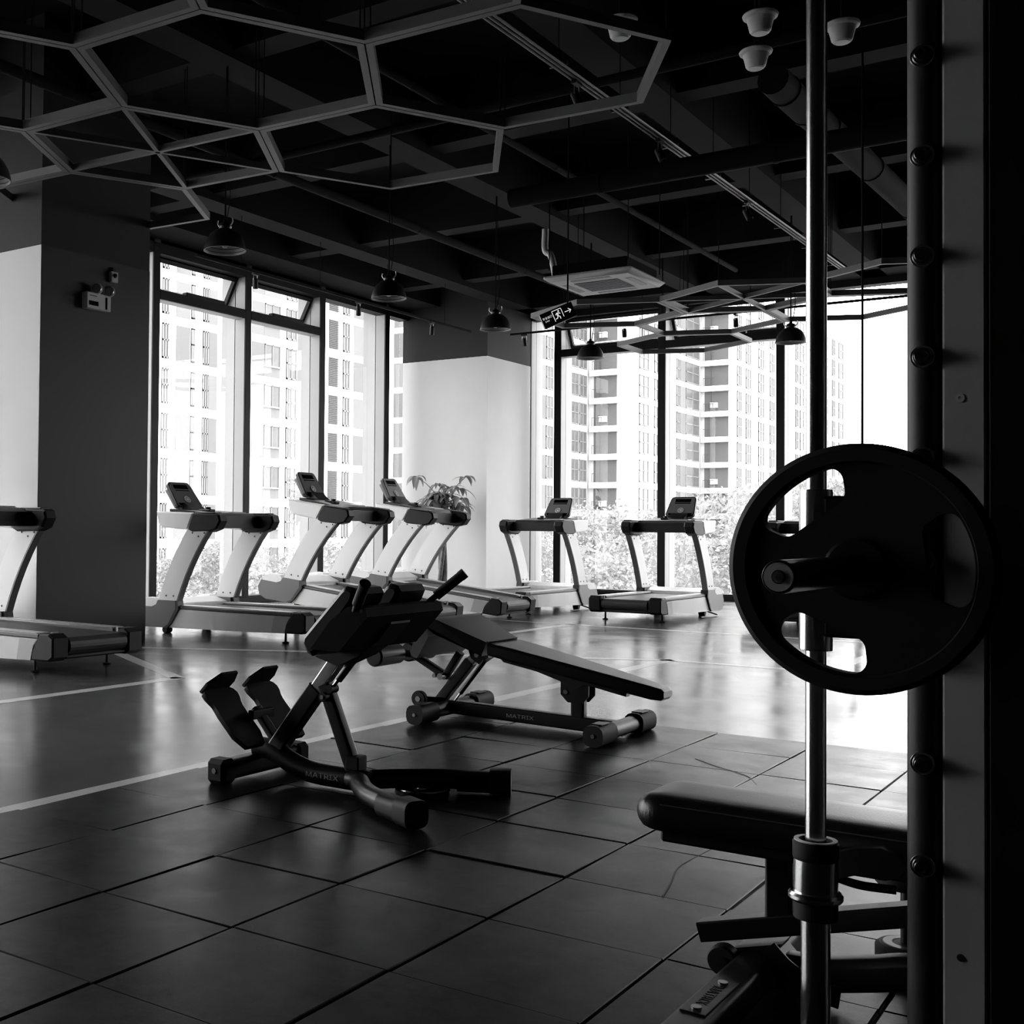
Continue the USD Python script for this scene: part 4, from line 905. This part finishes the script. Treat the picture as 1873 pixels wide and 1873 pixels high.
block('apartment_building', 'pale apartment block with narrow windows and louvres, behind the left windows', -75, -54.3, 54.6, 83.5,
      [(55.74, 56.3, 'window'), (57.08, 58.4, 'panel'), (58.51, 58.83, 'window'), (59.7, 60.2, 'window'), (60.31, 61.15, 'panel'), (62.3, 63.6, 'window'), (64.9, 66.25, 'panel'), (66.32, 68.09, 'low'), (68.87, 70.06, 'window'), (71.5, 72.8, 'panel'), (74.22, 75.38, 'louvre'), (76.12, 76.95, 'window'), (77.63, 79.09, 'panel'), (80.4, 81.6, 'window')],
      [(-70, -67, 'panel'), (-64, -61, 'window'), (-58.5, -56, 'panel')], 36)
block('apartment_building', 'pale apartment block with banded grey end wall, beside the far white column', -72, -51.8, 98, 117.0,
      [(100, 102.5, 'window'), (104.02, 105.54, 'window'), (105.7, 107.0, 'panel'), (107.1, 108.57, 'window'), (110, 111.5, 'window'), (112.77, 114.63, 'window'), (114.9, 116.66, 'window')],
      [(-70, -66, 'panel'), (-65.5, -60.6, 'panel'), (-58, -54, 'window')], 37)
block('apartment_building', 'white apartment block with stacked balconies, behind the middle back window', -64, -46.7, 117.7, 136.8,
      [(118.3, 120.75, 'window'), (122.5, 124.2, 'window'), (126, 127.4, 'panel'), (129.13, 130.16, 'window'), (130.4, 132.0, 'panel'), (132.08, 136.4, 'window')],
      [(-51.4, -48.86, 'balcony')], 37)
block('apartment_building', 'white apartment block with stacked balconies, left of the chrome guide rod', -60, -42.9, 137.5, 192,
      [(138.2, 139.6, 'window'), (141.44, 143.11, 'window'), (146.33, 148.32, 'window'), (151.04, 152.67, 'window'), (154, 158, 'panel'), (162.54, 163.58, 'window'), (164.64, 167.88, 'window'), (171, 174, 'window'), (177, 179, 'window'), (181.66, 182.92, 'window'), (185.49, 187.79, 'window')],
      [(-46.4, -43.67, 'balcony')], 38)

def crown(seed, n=9000):
    r = np.random.default_rng(seed); lobes = [(r.uniform(-1.5, 1.5), r.uniform(-1.5, 1.5), r.uniform(-1.2, 1.5), r.uniform(.9, 1.7)) for _ in range(11)]
    v, f = [], []
    for i in range(n):
        cx, cy, cz, R = lobes[i % len(lobes)]
        d = r.normal(size=3); d /= np.linalg.norm(d); d[2] = abs(d[2]) * .9 if r.random() < .7 else d[2]
        p = V(cx, cy, cz) + d * R * r.uniform(.78, 1.05) * V(1, 1, .85)
        a = r.normal(size=3); a /= np.linalg.norm(a); b = np.cross(a, d + r.normal(size=3) * .5); b /= np.linalg.norm(b) + 1e-9
        s = r.uniform(.045, .095); k_ = len(v)
        v += [p - a * s, p + b * s * .5, p + a * s, p - b * s * .5]; f += [[k_, k_ + 1, k_ + 2], [k_, k_ + 2, k_ + 3]]
    return tm(v, f)
def tree(seed, label, loc, sc):
    t = thing('tree', label, 'tree', loc); 
    m = crown(seed); m.apply_scale(sc); obj('foliage', move(m, 0, 0, -1.8 * sc - loc[2] + GZ + (loc[2] - GZ)), 'tree_leaf', t, smooth=False, kind='stuff')
    obj('trunk', cyl((0, 0, GZ - loc[2]), (0, 0, -2. * sc), .2, 10), 'bark', t)
    return t
tr = [(3, 'leafy tree outside the back window, between the two back treadmill consoles', (-18.9, 46.5, 1.9), 1.35), (4, 'leafy tree outside the back window, right of the middle treadmill console', (-14.6, 54., 2.8), 1.5), (5, 'low pale tree outside, under the far back window sill', (-13.0, 30.6, .3), 1.15),
      (6, 'leafy tree outside, seen low beside the far white column', (-19.6, 36.0, .9), 1.15), (7, 'leafy tree outside the second left window, between treadmill arms', (-27.6, 34.8, .7), 1.25), (8, 'leafy tree outside the first left window, between the treadmill uprights', (-24.9, 26.6, .3), 1.05),
      (9, 'leafy tree outside, low behind the weight plate', (-10.6, 38., 1.4), 1.3), (10, 'leafy tree outside the third left window, behind the inclined treadmills', (-19.6, 25.4, .1), .85), (11, 'low pale tree outside, in the lower left of the middle back window', (-15.2, 27.0, -.2), .85)]
for a in tr: tree(*a)
